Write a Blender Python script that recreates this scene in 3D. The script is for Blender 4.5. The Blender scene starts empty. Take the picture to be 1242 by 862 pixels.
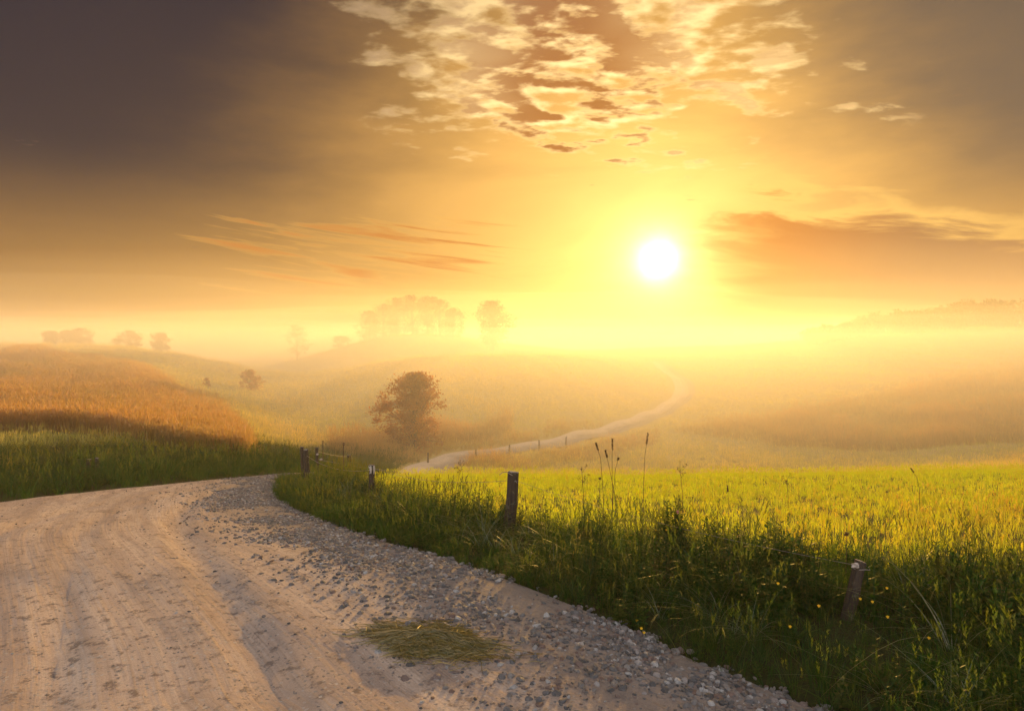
import bpy, bmesh, math, random
import numpy as np
from mathutils import Vector, Matrix, noise as mnoise

random.seed(7)
rng = np.random.default_rng(7)
S = bpy.context.scene
COL = S.collection
R = math.radians

# ------------------------------------------------------------------ camera
F, CX, HY = 800.0, 621.0, 420.0           # focal length, centre and horizon, in units of a 1242 wide frame
cam_d = bpy.data.cameras.new('camera')
cam = bpy.data.objects.new('camera', cam_d)
COL.objects.link(cam)
cam_d.sensor_width = 36.0
cam_d.lens = 36.0 * F / 1242.0
cam_d.clip_start = 0.05
cam_d.clip_end = 3000
cam.rotation_euler = (R(90 - 0.79), 0, 0)
S.camera = cam

# ------------------------------------------------------------------ light
SUN_AZ, SUN_EL = R(12.45), R(7.25)         # to the right of straight ahead, low over the fields
SUN_DIR = Vector((math.sin(SUN_AZ) * math.cos(SUN_EL), math.cos(SUN_AZ) * math.cos(SUN_EL), math.sin(SUN_EL)))
sun_d = bpy.data.lights.new('sun', 'SUN')
sun_d.energy = 5.0
sun_d.angle = R(0.5)
sun_d.color = (1.0, 0.555, 0.135)
sun = bpy.data.objects.new('sun', sun_d)
COL.objects.link(sun)
sun.rotation_euler = (-SUN_DIR).to_track_quat('-Z', 'Y').to_euler()

S.view_settings.view_transform = 'Standard'
S.view_settings.look = 'None'
S.view_settings.gamma = 1
S.view_settings.exposure = 0.8
S.view_settings.use_curve_mapping = False
S.render.engine = 'CYCLES'
cy = S.cycles
cy.use_denoising = True
cy.max_bounces = 8
cy.diffuse_bounces = 3
cy.glossy_bounces = 2
cy.transmission_bounces = 5
cy.volume_bounces = 1
cy.transparent_max_bounces = 16
cy.adaptive_threshold = 0.025
cy.sample_clamp_indirect = 8


# ------------------------------------------------------------------ node helper
class NT:
    def __init__(s, tree):
        s.t = tree

    def n(s, typ, **kw):
        nd = s.t.nodes.new(typ)
        for k, v in kw.items():
            setattr(nd, k, v)
        return nd

    def put(s, sock, v):
        if isinstance(v, bpy.types.NodeSocket):
            s.t.links.new(v, sock)
        elif v is not None:
            if hasattr(sock.default_value, '__len__') and isinstance(v, (tuple, list)) and len(sock.default_value) == 4 and len(v) == 3:
                v = (*v, 1)
            sock.default_value = v

    def m(s, op, a, b=None, c=None, clamp=False):
        nd = s.n('ShaderNodeMath', operation=op, use_clamp=clamp)
        for i, v in enumerate((a, b, c)):
            s.put(nd.inputs[i], v)
        return nd.outputs[0]

    def sm(s, lo, hi, x):                    # smoothstep, also falling when lo > hi
        nd = s.n('ShaderNodeMapRange', interpolation_type='SMOOTHSTEP')
        a, b = (lo, hi) if lo < hi else (hi, lo)
        s.put(nd.inputs[0], x)
        nd.inputs[1].default_value, nd.inputs[2].default_value = a, b
        nd.inputs[3].default_value, nd.inputs[4].default_value = (0, 1) if lo < hi else (1, 0)
        return nd.outputs[0]

    def mix(s, f, a, b, blend='MIX'):
        nd = s.n('ShaderNodeMix', data_type='RGBA', blend_type=blend, clamp_factor=True)
        s.put(nd.inputs[0], f); s.put(nd.inputs[6], a); s.put(nd.inputs[7], b)
        return nd.outputs[2]

    def scale(s, col, k):
        nd = s.n('ShaderNodeVectorMath', operation='SCALE')
        s.put(nd.inputs[0], col); s.put(nd.inputs[3], k)
        return nd.outputs[0]

    def add(s, a, b):
        nd = s.n('ShaderNodeVectorMath', operation='ADD')
        s.put(nd.inputs[0], a); s.put(nd.inputs[1], b)
        return nd.outputs[0]

    def noise(s, vec, scale=1, detail=4, rough=0.5, dist=0.0, dim='3D', lac=2.0):
        nd = s.n('ShaderNodeTexNoise', noise_dimensions=dim)
        if vec is not None:
            s.put(nd.inputs['Vector'], vec)
        nd.inputs['Scale'].default_value = scale
        nd.inputs['Detail'].default_value = detail
        nd.inputs['Roughness'].default_value = rough
        nd.inputs['Lacunarity'].default_value = lac
        nd.inputs['Distortion'].default_value = dist
        return nd.outputs[0]

    def vec(s, x, y, z=0.0):
        nd = s.n('ShaderNodeCombineXYZ')
        s.put(nd.inputs[0], x); s.put(nd.inputs[1], y); s.put(nd.inputs[2], z)
        return nd.outputs[0]

    def ramp(s, x, stops, interp='LINEAR'):
        nd = s.n('ShaderNodeValToRGB')
        cr = nd.color_ramp
        cr.interpolation = interp
        while len(cr.elements) < len(stops):
            cr.elements.new(0.5)
        for e, (p, c) in zip(cr.elements, stops):
            e.position = p
            e.color = (*c, 1) if len(c) == 3 else c
        s.put(nd.inputs[0], x)
        return nd.outputs[0]


# ------------------------------------------------------------------ sky
world = bpy.data.worlds.new('World')
S.world = world
world.use_nodes = True
world.node_tree.nodes.clear()
W = NT(world.node_tree)
tc = W.n('ShaderNodeTexCoord')
dirv = tc.outputs['Generated']
sep = W.n('ShaderNodeSeparateXYZ'); W.put(sep.inputs[0], dirv)
dx, dy, dz = sep.outputs
deg = 180 / math.pi
az = W.m('MULTIPLY', W.m('ARCTAN2', dx, dy), deg)          # degrees right of straight ahead
el = W.m('MULTIPLY', W.m('ARCSINE', dz), deg)              # degrees above the horizon
dot = W.n('ShaderNodeVectorMath', operation='DOT_PRODUCT')
W.put(dot.inputs[0], dirv); dot.inputs[1].default_value = SUN_DIR
th = W.m('MULTIPLY', W.m('ARCCOSINE', W.m('MINIMUM', dot.outputs['Value'], 1.0)), deg)   # degrees from the sun

nish = W.n('ShaderNodeTexSky', sky_type='NISHITA', sun_disc=False, sun_elevation=SUN_EL, sun_rotation=SUN_AZ,
           dust_density=4.0, air_density=1.2, ozone_density=1.0, altitude=100)
base = W.scale(nish.outputs[0], 0.07)

# thin high veil: brightness follows the angle from the sun
def expo(k, col):
    return W.scale(col, W.m('EXPONENT', W.m('MULTIPLY', th, -1.0 / k)))


glow = W.add(W.add(expo(6.0, (0.36, 0.21, 0.12)), expo(15.0, (0.68, 0.40, 0.025))), expo(50.0, (0.42, 0.185, 0.055)))
glow = W.add(glow, W.scale((0.36, 0.37, 0.40), W.sm(55, 100, th)))
# the far side of the sky, cooler and evenly bright
back = W.sm(70, 115, th)
sky = W.mix(W.m('MULTIPLY', back, 0.9), glow, (0.92, 0.90, 0.94))
sky = W.mix(0.06, sky, base)

# soft veils
pv = W.vec(W.m('MULTIPLY', az, 0.05), W.m('MULTIPLY', el, 0.16), 0.0)
veil = W.noise(pv, 1.0, 6, 0.55, 0.6)
sky = W.mix(0.55, sky, W.scale(sky, W.m('ADD', 0.35, W.m('MULTIPLY', veil, 1.3))))

# the grey sheet filling the upper left, a weaker one upper right
wob = W.m('MULTIPLY', W.m('SUBTRACT', W.noise(pv, 1.6, 5, 0.55), 0.5), 16.0)
left_k = W.m('ADD', W.m('MULTIPLY', az, -1.0), W.m('MULTIPLY', el, 0.75))
left_k = W.m('ADD', left_k, wob)
dark_l = W.m('MULTIPLY', W.sm(12, 44, left_k), W.sm(5.0, 15, el))
front = W.sm(95, 70, W.m('ABSOLUTE', az))
sky = W.mix(W.m('MULTIPLY', W.m('MULTIPLY', dark_l, 0.96), front), sky, (0.0, 0.006, 0.022))
right_k = W.m('ADD', W.m('ADD', az, W.m('MULTIPLY', el, 0.6)), wob)
dark_r = W.m('MULTIPLY', W.sm(26, 50, right_k), W.sm(6, 15, el))
sky = W.mix(W.m('MULTIPLY', W.m('MULTIPLY', dark_r, 0.9), front), sky, (0.075, 0.061, 0.052))

# broken cloud layer high over the sun (a level layer seen in perspective)
zz = W.m('ADD', W.m('MAXIMUM', dz, 0.02), 0.12)
q = W.vec(W.m('DIVIDE', dx, zz), W.m('DIVIDE', dy, zz), 0.3)
qn = W.n('ShaderNodeMapping'); W.put(qn.inputs[0], q)
qn.inputs['Rotation'].default_value = (0, 0, R(24)); qn.inputs['Scale'].default_value = (1.0, 1.55, 1.0)
qv = qn.outputs[0]
cu = W.noise(qv, 8.5, 6, 0.52, 0.15)
qs = W.n('ShaderNodeMapping'); W.put(qs.inputs[0], q)
qs.inputs['Location'].default_value = (0.005, 0.05, 0.0)
qs.inputs['Rotation'].default_value = (0, 0, R(24)); qs.inputs['Scale'].default_value = (1.0, 1.55, 1.0)
cus = W.noise(qs.outputs[0], 8.5, 6, 0.52, 0.15)              # the same cells, looked at a step towards the sun
cu2 = W.noise(qv, 1.5, 3, 0.5, 0.0)
mid = W.m('ABSOLUTE', W.m('SUBTRACT', az, W.m('ADD', 7.5, W.m('MULTIPLY', W.m('SUBTRACT', 22.0, el), 0.4))))
reg = W.m('MULTIPLY', W.sm(27, 8, mid), W.sm(13.0, 20.0, W.m('ADD', el, W.m('MULTIPLY', W.m('SUBTRACT', cu2, 0.5), 8.0))))
d0 = W.m('ADD', W.m('ADD', cu, W.m('MULTIPLY', W.m('SUBTRACT', cu2, 0.5), 0.45)), W.m('MULTIPLY', W.m('SUBTRACT', reg, 1.0), 0.36))
lit = W.m('MULTIPLY', W.sm(0.31, 0.58, d0), W.sm(0.02, 0.3, reg))
rim = W.m('SUBTRACT', cu, cus)
heart = W.sm(13, 2, W.m('ADD', W.m('ABSOLUTE', W.m('SUBTRACT', az, 4.0)), W.m('MULTIPLY', W.m('SUBTRACT', cu2, 0.5), 14.0)))
core = W.sm(0.46, 0.595, W.m('ADD', W.m('SUBTRACT', cu, W.m('MULTIPLY', rim, 0.7)), W.m('MULTIPLY', heart, 0.045)))
core = W.m('MULTIPLY', core, W.sm(0.38, 0.50, d0))
fade_c = W.sm(36, 12, th)
cream = W.mix(fade_c, (0.40, 0.28, 0.15), (1.15, 0.80, 0.34))
brown = W.mix(fade_c, (0.15, 0.10, 0.075), (0.30, 0.098, 0.016))
sky = W.mix(W.m('MULTIPLY', lit, 0.85), sky, cream)
sky = W.mix(W.m('MULTIPLY', core, W.m('ADD', 0.45, W.m('MULTIPLY', heart, 0.5))), sky, brown)

# long streaks, left of the sun
sv = W.vec(W.m('MULTIPLY', W.m('ADD', az, W.m('MULTIPLY', el, 1.6)), 0.10), W.m('MULTIPLY', W.m('ADD', el, W.m('MULTIPLY', az, 0.10)), 1.5), 2.0)
st = W.noise(sv, 1.0, 5, 0.55, 0.8)
sreg = W.m('MULTIPLY', W.m('MULTIPLY', W.sm(-31, -20, az), W.sm(9, -4, az)), W.m('MULTIPLY', W.sm(3.2, 5.6, el), W.sm(15, 8, el)))
sden = W.m('ADD', st, W.m('MULTIPLY', W.m('SUBTRACT', sreg, 1.0), 0.3))
sky = W.mix(W.m('MULTIPLY', W.sm(0.44, 0.52, sden), 0.18), sky, (0.75, 0.42, 0.09))
sky = W.mix(W.m('MULTIPLY', W.sm(0.46, 0.68, sden), 0.8), sky, (0.40, 0.12, 0.018))

# heavy bank to the right of the sun
bv = W.vec(W.m('MULTIPLY', az, 0.11), W.m('MULTIPLY', W.m('ADD', el, W.m('MULTIPLY', az, 0.12)), 0.55), 7.0)
bn = W.noise(bv, 1.0, 7, 0.6, 0.5)
top = W.m('ADD', W.m('SUBTRACT', 12.0, W.m('MULTIPLY', W.m('ABSOLUTE', W.m('SUBTRACT', az, 22.0)), 0.26)), W.m('MULTIPLY', W.m('SUBTRACT', bn, 0.5), 9.0))
bden = W.m('MULTIPLY', W.m('MULTIPLY', W.sm(0.0, 1.6, W.m('SUBTRACT', top, el)), W.sm(13.0, 23.0, W.m('ADD', az, W.m('MULTIPLY', W.m('SUBTRACT', bn, 0.5), 14.0)))), W.sm(75, 45, az))
edge = W.m('MULTIPLY', W.m('MULTIPLY', W.sm(-1.6, 0.2, W.m('SUBTRACT', top, el)), W.sm(14.0, 20.0, az)), W.sm(60, 30, az))
sky = W.mix(W.m('MULTIPLY', edge, 0.45), sky, (0.85, 0.50, 0.12))
sky = W.mix(W.m('MULTIPLY', bden, 0.9), sky, W.mix(W.sm(18, 34, az), (0.50, 0.155, 0.02), (0.22, 0.10, 0.045)))

# the sun itself and its aureole
thw = W.m('MULTIPLY', th, W.m('ADD', 0.82, W.m('MULTIPLY', W.noise(dirv, 26, 3, 0.55), 0.36)))
sky = W.add(sky, W.scale((1.0, 0.92, 0.70), W.m('MULTIPLY', W.m('EXPONENT', W.m('MULTIPLY', thw, -1.45)), 6.0)))
sky = W.add(sky, W.scale((1.0, 0.74, 0.30), W.m('MULTIPLY', W.m('EXPONENT', W.m('MULTIPLY', th, -0.5)), 0.9)))
bg = W.n('ShaderNodeBackground'); W.put(bg.inputs[0], sky); bg.inputs[1].default_value = 0.86
wo = W.n('ShaderNodeOutputWorld'); W.t.links.new(bg.outputs[0], wo.inputs[0])


# ------------------------------------------------------------------ terrain
# height profiles: for columns of bearing (F * x / y + CX) a list of (distance ahead, height below eye level)
NEAR = [(0.5, -2.16), (6, -2.2), (8, -2.36), (10, -2.65), (13, -3.06)]
COLS = {
    -400: NEAR + [(17, -3.3), (22, -3.3), (27, -3.2), (40, -2.6), (60, -1.2), (90, 0.2), (135, 1.0), (180, 0.2), (260, -3), (520, -3)],
    -150: NEAR + [(17, -3.4), (22, -3.5), (27, -3.5), (40, -3.0), (60, -1.9), (90, -0.5), (135, 0.8), (180, 0.0), (260, -3), (520, -3)],
    45: NEAR + [(17, -3.5), (22, -3.65), (27, -3.7), (40, -3.3), (60, -2.2), (90, -0.7), (130, 0.3), (180, -1), (260, -4), (520, -4)],
    150: NEAR + [(17, -3.55), (22, -3.8), (27, -3.95), (40, -3.6), (60, -2.6), (90, -1.1), (125, 0.0), (180, -2), (260, -4), (520, -4)],
    250: NEAR + [(17, -3.6), (22, -4.1), (27, -4.3), (40, -4.4), (60, -3.9), (90, -2.9), (115, -2.2), (160, -4.5), (260, -5), (520, -4)],
    340: NEAR + [(17, -3.65), (22, -4.3), (27, -4.9), (40, -5.8), (60, -6.1), (90, -5.7), (115, -5.2), (150, -6.6), (260, -6), (520, -4)],
    420: NEAR + [(17, -3.62), (22, -4.3), (27, -5.3), (40, -7.0), (60, -6.9), (90, -5.2), (118, -4.3), (145, -5.4), (165, -3.4), (195, 0.6), (215, 1), (280, -2), (520, -4)],
    500: NEAR + [(17, -3.6), (22, -4.3), (27, -5.5), (40, -7.5), (47, -7.75), (60, -7.2), (90, -4.3), (122, -1.9), (140, -2.3), (160, -1.0), (195, 4.3), (215, 4.4), (280, 0), (520, -4)],
    620: NEAR + [(17, -3.6), (22, -4.3), (27, -5.6), (42, -8.0), (52, -8.1), (66, -7.4), (90, -4.7), (125, -1.5), (150, -2.6), (178, -0.5), (210, 0.6), (280, -2), (520, -3)],
    720: NEAR + [(17, -3.6), (22, -4.3), (27, -5.6), (42, -8.4), (62, -8.7), (80, -7.7), (105, -5.2), (135, -2.0), (170, -2), (260, -2), (520, -2)],
    800: NEAR + [(17, -3.6), (22, -4.3), (27, -5.6), (42, -8.5), (60, -9.2), (80, -9.0), (97, -8.3), (120, -6.2), (150, -3.9), (200, -0.6), (260, 0), (520, -1)],
    850: NEAR + [(17, -3.6), (22, -4.3), (27, -5.6), (42, -8.4), (60, -9.1), (80, -8.8), (97, -8.0), (120, -5.8), (150, -3.2), (200, -0.6), (260, 0), (520, -1)],
    1000: NEAR + [(17, -3.6), (22, -4.25), (27, -5.4), (40, -8.0), (52, -8.8), (62, -8.4), (80, -7.0), (105, -4.5), (140, -1.4), (165, 1.2), (200, 2.6), (270, 1), (520, 0)],
    1197: NEAR + [(17, -3.55), (22, -4.2), (27, -5.2), (38, -7.2), (46, -7.7), (60, -6.6), (80, -4.6), (110, -2.0), (140, 1.0), (165, 5.4), (200, 6.0), (270, 3), (520, 0)],
    1500: NEAR + [(17, -3.5), (22, -4.0), (27, -4.8), (38, -6.5), (46, -6.7), (60, -5.4), (80, -3.2), (110, -0.4), (140, 2.0), (165, 6.2), (200, 6.5), (270, 4), (520, 0)],
    1800: NEAR + [(17, -3.4), (22, -3.8), (27, -4.4), (38, -5.6), (46, -5.7), (60, -4.4), (80, -2.2), (110, 0.4), (140, 3.0), (180, 5.0), (260, 4), (520, 0)],
}


def cm(d):                                    # keeps the far slopes close enough for the low haze
    return d if d < 45 else 45 + (d - 45) * 0.75


COLS = {c: [(cm(d), z * cm(d) / d) for d, z in prof] for c, prof in COLS.items()}


def pchip(xs, ys, x):
    xs, ys = np.asarray(xs, float), np.asarray(ys, float)
    h = np.diff(xs); dl = np.diff(ys) / h
    dd = np.zeros(len(xs))
    for i in range(1, len(xs) - 1):
        if dl[i - 1] * dl[i] > 0:
            w1, w2 = 2 * h[i] + h[i - 1], h[i] + 2 * h[i - 1]
            dd[i] = (w1 + w2) / (w1 / dl[i - 1] + w2 / dl[i])
    dd[0], dd[-1] = dl[0], dl[-1]
    x = np.clip(x, xs[0], xs[-1])
    k = np.clip(np.searchsorted(xs, x) - 1, 0, len(xs) - 2)
    t = (x - xs[k]) / h[k]
    return ((2 * t ** 3 - 3 * t ** 2 + 1) * ys[k] + (t ** 3 - 2 * t ** 2 + t) * h[k] * dd[k]
            + (-2 * t ** 3 + 3 * t ** 2) * ys[k + 1] + (t ** 3 - t ** 2) * h[k] * dd[k + 1])


LD = np.linspace(math.log(2.0), math.log(520.0), 260)
PX = np.arange(-400, 1801, 20.0)
ck = sorted(COLS)
tab0 = np.array([pchip([math.log(d) for d, _ in COLS[c]], [z for _, z in COLS[c]], LD) for c in ck])
TAB = np.array([pchip(ck, tab0[:, j], PX) for j in range(len(LD))]).T        # [column, distance]
for axis, reps in ((0, 6), (1, 6)):
    for _ in range(reps):
        p = np.pad(TAB, [(1, 1) if a == axis else (0, 0) for a in (0, 1)], mode='edge')
        TAB = (0.25 * p[:-2, :] + 0.5 * p[1:-1, :] + 0.25 * p[2:, :]) if axis == 0 else (0.25 * p[:, :-2] + 0.5 * p[:, 1:-1] + 0.25 * p[:, 2:])


def ground(x, y, bumps=True):
    x = np.asarray(x, float); y = np.asarray(y, float)
    d = np.clip(y, 2.0, 520.0)
    c = np.clip(CX + F * x / np.maximum(y, 2.0), PX[0], PX[-1] - 0.01)
    i = np.clip((c - PX[0]) / 20.0, 0, len(PX) - 1.001); j = np.clip((np.log(d) - LD[0]) / (LD[1] - LD[0]), 0, len(LD) - 1.001)
    i0, j0 = i.astype(int), j.astype(int); a, b = i - i0, j - j0
    z = (TAB[i0, j0] * (1 - a) * (1 - b) + TAB[i0 + 1, j0] * a * (1 - b) + TAB[i0, j0 + 1] * (1 - a) * b + TAB[i0 + 1, j0 + 1] * a * b)
    if bumps:
        k = np.clip((d - 14) / 50, 0, 1)
        z = z + k * (0.16 * np.sin(x * 0.31 + 1.2 * np.sin(y * 0.11)) * np.sin(y * 0.23 + 0.7) + 0.10 * np.sin(x * 0.83 + y * 0.37))
    return z


def hit(px, py, d0=2.5, d1=400):
    d = np.exp(np.linspace(math.log(d0), math.log(d1), 6000))
    x = (px - CX) / F * d
    yy = HY - F * ground(x, d) / d
    k = np.argmax(yy <= py)
    return float(x[k]), float(d[k])


def at(px, d0):                               # a spot on the ground, d metres ahead, in the bearing of column px
    d = cm(d0); x = (px - CX) / F * d
    return Vector((x, d, float(ground(x, d))))


# road edges (world x, y)
inner = [(9.0, -12), (6.5, -5), (4.2, 1.0)] + [hit(*p) for p in ((960, 850), (860, 811), (770, 768), (700, 738), (600, 699), (500, 668), (420, 644), (360, 620), (334, 604), (331, 592), (343, 580))] + \
    [(-5.6, 20.5), (-4.6, 23.5), (-3.9, 27.0), (-3.6, 32), (-3.8, 37), (-4.0, 41), (-2.9, 43.8)]
outer = [(-1.0, -14), (-3.5, -7), (-6.2, -1.5), (-8.3, 3.5), (-9.6, 7.5), (-10.3, 10.5)] + [hit(*p) for p in ((20, 607), (110, 597), (200, 588), (280, 580), (340, 575))] + \
    [(-6.9, 24.0), (-6.3, 27.5), (-6.2, 32.5), (-6.5, 37.5), (-6.5, 42), (-5.0, 46.3)]
far_c = [hit(p[0], p[1], 38) for p in ((560, 552), (620, 545), (680, 536), (735, 524), (780, 508), (812, 492), (830, 476), (826, 460), (806, 446), (797, 438))]
far_w = [2.3, 2.2, 2.2, 2.3, 2.4, 2.6, 2.8, 2.8, 2.6, 2.4]


def catmull(P, n):
    P = np.asarray(P, float)
    Q = np.vstack([2 * P[0] - P[1], P, 2 * P[-1] - P[-2]])
    out = []
    for i in range(1, len(Q) - 2):
        for t in np.linspace(0, 1, 24, endpoint=False):
            a, b, c, d = Q[i - 1:i + 3]
            out.append(0.5 * (2 * b + (c - a) * t + (2 * a - 5 * b + 4 * c - d) * t * t + (-a + 3 * b - 3 * c + d) * t ** 3))
    out.append(P[-1]); out = np.array(out)
    s = np.r_[0, np.cumsum(np.linalg.norm(np.diff(out, axis=0), axis=1))]
    u = np.linspace(0, s[-1], n)
    return np.c_[[np.interp(u, s, out[:, k]) for k in range(out.shape[1])]].T


for i, (x, y) in enumerate(far_c):
    a, b = np.array(far_c[max(i - 1, 0)]), np.array(far_c[min(i + 1, len(far_c) - 1)])
    t = (b - a) / np.linalg.norm(b - a)
    nrm = np.array((t[1], -t[0])) * far_w[i] / 2
    inner.append(tuple(np.array((x, y)) + nrm)); outer.append(tuple(np.array((x, y)) - nrm))
NI = 900
inner_c, outer_c = catmull(inner, NI), catmull(outer, NI)
ROAD_POLY = np.vstack([inner_c, outer_c[::-1]])


def inside(poly, x, y):
    x = np.asarray(x); y = np.asarray(y)
    r = np.zeros(x.shape, bool)
    for (x0, y0), (x1, y1) in zip(poly, np.roll(poly, -1, axis=0)):
        if y0 == y1:
            continue
        c = (y0 > y) != (y1 > y)
        if c.any():
            r[c] ^= x[c] < (x1 - x0) * (y[c] - y0) / (y1 - y0) + x0
    return r


def dist_to(curve, x, y, step=3):
    best = np.full(np.shape(x), 1e9)
    for p in curve[::step]:
        best = np.minimum(best, (x - p[0]) ** 2 + (y - p[1]) ** 2)
    return np.sqrt(best)


# ------------------------------------------------------------------ mesh helpers
def mesh_np(name, verts, faces, mat, parent=None, smooth=False):
    me = bpy.data.meshes.new(name)
    me.from_pydata([tuple(v) for v in verts], [], [tuple(f) for f in faces])
    if mat is not None:
        for mt in (mat if isinstance(mat, (list, tuple)) else [mat]):
            me.materials.append(mt)
    if smooth:
        me.polygons.foreach_set('use_smooth', [True] * len(me.polygons))
    me.update()
    o = bpy.data.objects.new(name, me)
    COL.objects.link(o)
    if parent:
        o.parent = parent
    return o


def tag(o, label=None, cat=None, group=None, kind=None):
    for k, v in (('label', label), ('category', cat), ('group', group), ('kind', kind)):
        if v:
            o[k] = v
    return o


def empty(name, loc, rz=0.0):
    o = bpy.data.objects.new(name, None)
    o.empty_display_size = 0.2
    o.location = loc
    o.rotation_euler = (0, 0, rz)
    COL.objects.link(o)
    return o


def new_mat(name):
    m = bpy.data.materials.new(name)
    m.use_nodes = True
    m.node_tree.nodes.clear()
    t = NT(m.node_tree)
    out = t.n('ShaderNodeOutputMaterial')
    return m, t, out


def principled(t, out, col, rough=0.85, spec=0.3, bump=None, bstr=0.4, bdist=0.02):
    b = t.n('ShaderNodeBsdfPrincipled')
    t.put(b.inputs['Base Color'], col); t.put(b.inputs['Roughness'], rough)
    b.inputs['Specular IOR Level'].default_value = spec
    if bump is not None:
        bn_ = t.n('ShaderNodeBump'); bn_.inputs['Strength'].default_value = bstr; bn_.inputs['Distance'].default_value = bdist
        t.put(bn_.inputs['Height'], bump); t.t.links.new(bn_.outputs[0], b.inputs['Normal'])
    t.t.links.new(b.outputs[0], out.inputs[0])
    return b


# ------------------------------------------------------------------ ground sheet
def axis_pts(lo, hi, fine, grow):
    pos = [0.0]; s = fine
    while pos[-1] < hi:
        pos.append(pos[-1] + s); s = fine + grow * max(pos[-1] - 12, 0)
    neg = [0.0]; s = fine
    while neg[-1] > lo:
        neg.append(neg[-1] - s); s = fine + grow * max(-neg[-1] - 12, 0)
    return np.array(sorted(set(neg[1:] + pos)))


gx, gy = axis_pts(-520, 520, 0.28, 0.035), axis_pts(-60, 520, 0.28, 0.022)
GX, GY = np.meshgrid(gx, gy)
GZ = ground(GX, GY)
nr, nc = GX.shape
idx = np.arange(nr * nc).reshape(nr, nc)
gf = np.c_[idx[:-1, :-1].ravel(), idx[:-1, 1:].ravel(), idx[1:, 1:].ravel(), idx[1:, :-1].ravel()]
m_ground, t, out = new_mat('soil_and_stubble')
geo = t.n('ShaderNodeNewGeometry'); pos = geo.outputs['Position']
dry = t.n('ShaderNodeAttribute', attribute_name='dry').outputs['Fac']
n1 = t.noise(pos, 0.35, 5, 0.6); n2 = t.noise(pos, 7.0, 5, 0.65); n3 = t.noise(pos, 40, 3, 0.6)
c = t.mix(dry, t.mix(n2, (0.016, 0.024, 0.006), (0.040, 0.042, 0.013)), t.mix(n1, (0.34, 0.26, 0.085), (0.44, 0.33, 0.11)))
c = t.mix(t.sm(0.5, 0.7, n3), c, t.scale(c, 0.55))
principled(t, out, c, 0.95, 0.1, t.m('ADD', n2, t.m('MULTIPLY', n3, 0.5)), 0.6, 0.05)
on_road = inside(ROAD_POLY, GX.ravel(), GY.ravel()).reshape(GX.shape)
GZ = GZ - 0.02 * (GY < 25) - 0.16 * (on_road & (np.minimum(dist_to(inner_c, GX, GY, 4), dist_to(outer_c, GX, GY, 4)) > 0.25) & (GY < 60))
go = mesh_np('ground', np.c_[GX.ravel(), GY.ravel(), GZ.ravel()], gf, m_ground, smooth=True)
att = go.data.attributes.new('dry', 'FLOAT', 'POINT')
att.data.foreach_set('value', np.clip((GY.ravel() - 25) / 12, 0, 1).astype(np.float32))
tag(go, 'rolling farmland of meadow and crop fields', None, None, 'structure')

# ------------------------------------------------------------------ road
s_len = np.r_[0, np.cumsum(np.linalg.norm(np.diff((inner_c + outer_c) / 2, axis=0), axis=1))]
NU = 73
uu = np.linspace(0, 1, NU)
RX = inner_c[:, None, 0] * (1 - uu) + outer_c[:, None, 0] * uu
RY = inner_c[:, None, 1] * (1 - uu) + outer_c[:, None, 1] * uu
RZ = ground(RX, RY)
wid = np.linalg.norm(outer_c - inner_c, axis=1)[:, None]
um = uu[None, :] * wid                                       # metres from the inner edge
sv_ = np.broadcast_to(s_len[:, None], um.shape)
edge_fade = np.clip(np.minimum(um, wid - um) / 0.35, 0, 1)
rut = np.zeros_like(um)
for cpos, w_, dep in ((0.30, 0.16, 0.035), (0.43, 0.12, 0.022), (0.58, 0.16, 0.032), (0.74, 0.13, 0.022), (0.87, 0.14, 0.028)):
    cc = cpos * wid + 0.10 * np.sin(sv_ * 0.21 + cpos * 20)
    rut -= 1.1 * dep * np.exp(-((um - cc) / w_) ** 2)
    rut += 0.35 * dep * np.exp(-((np.abs(um - cc) - 1.8 * w_) / w_) ** 2)
nzr = np.array([mnoise.fractal(Vector((a * 1.3, b * 1.3, 0.0)), 1.0, 2.0, 5) if b < 26 else 0.0 for a, b in zip(RX.ravel(), RY.ravel())]).reshape(RX.shape)
RZ = RZ + (0.045 + 0.016 * nzr) * edge_fade + rut * edge_fade
ridx = np.arange(NI * NU).reshape(NI, NU)
rf = np.c_[ridx[:-1, :-1].ravel(), ridx[:-1, 1:].ravel(), ridx[1:, 1:].ravel(), ridx[1:, :-1].ravel()]
m_road, t, out = new_mat('sandy_gravel_road')
geo = t.n('ShaderNodeNewGeometry'); pos = geo.outputs['Position']
ru = t.n('ShaderNodeAttribute', attribute_name='across').outputs['Fac']
rv = t.n('ShaderNodeAttribute', attribute_name='along').outputs['Fac']
track = t.noise(t.vec(t.m('MULTIPLY', ru, 2.4), t.m('MULTIPLY', rv, 0.20), 0), 1.0, 5, 0.62, 0.15)
fine_track = t.noise(t.vec(t.m('MULTIPLY', ru, 16.0), t.m('MULTIPLY', rv, 0.55), 4), 1.0, 4, 0.6, 0.1)
n1 = t.noise(pos, 0.9, 6, 0.62); n2 = t.noise(pos, 9, 6, 0.7); n3 = t.noise(pos, 70, 3, 0.7)
vor = t.n('ShaderNodeTexVoronoi'); t.put(vor.inputs['Vector'], pos); vor.inputs['Scale'].default_value = 55
vsep = t.n('ShaderNodeSeparateColor'); t.put(vsep.inputs[0], vor.outputs['Color'])
c = t.mix(t.sm(0.30, 0.68, track), (0.34, 0.26, 0.215), (0.60, 0.47, 0.37))
c = t.mix(t.m('MULTIPLY', t.sm(0.42, 0.62, fine_track), 0.45), c, (0.50, 0.36, 0.26))
tread = t.noise(t.vec(t.m('MULTIPLY', ru, 30.0), t.m('MULTIPLY', rv, 0.7), 9), 1.0, 5, 0.65, 0.25)
c = t.mix(t.m('MULTIPLY', t.sm(0.50, 0.70, tread), 0.32), c, (0.20, 0.15, 0.12))
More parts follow.
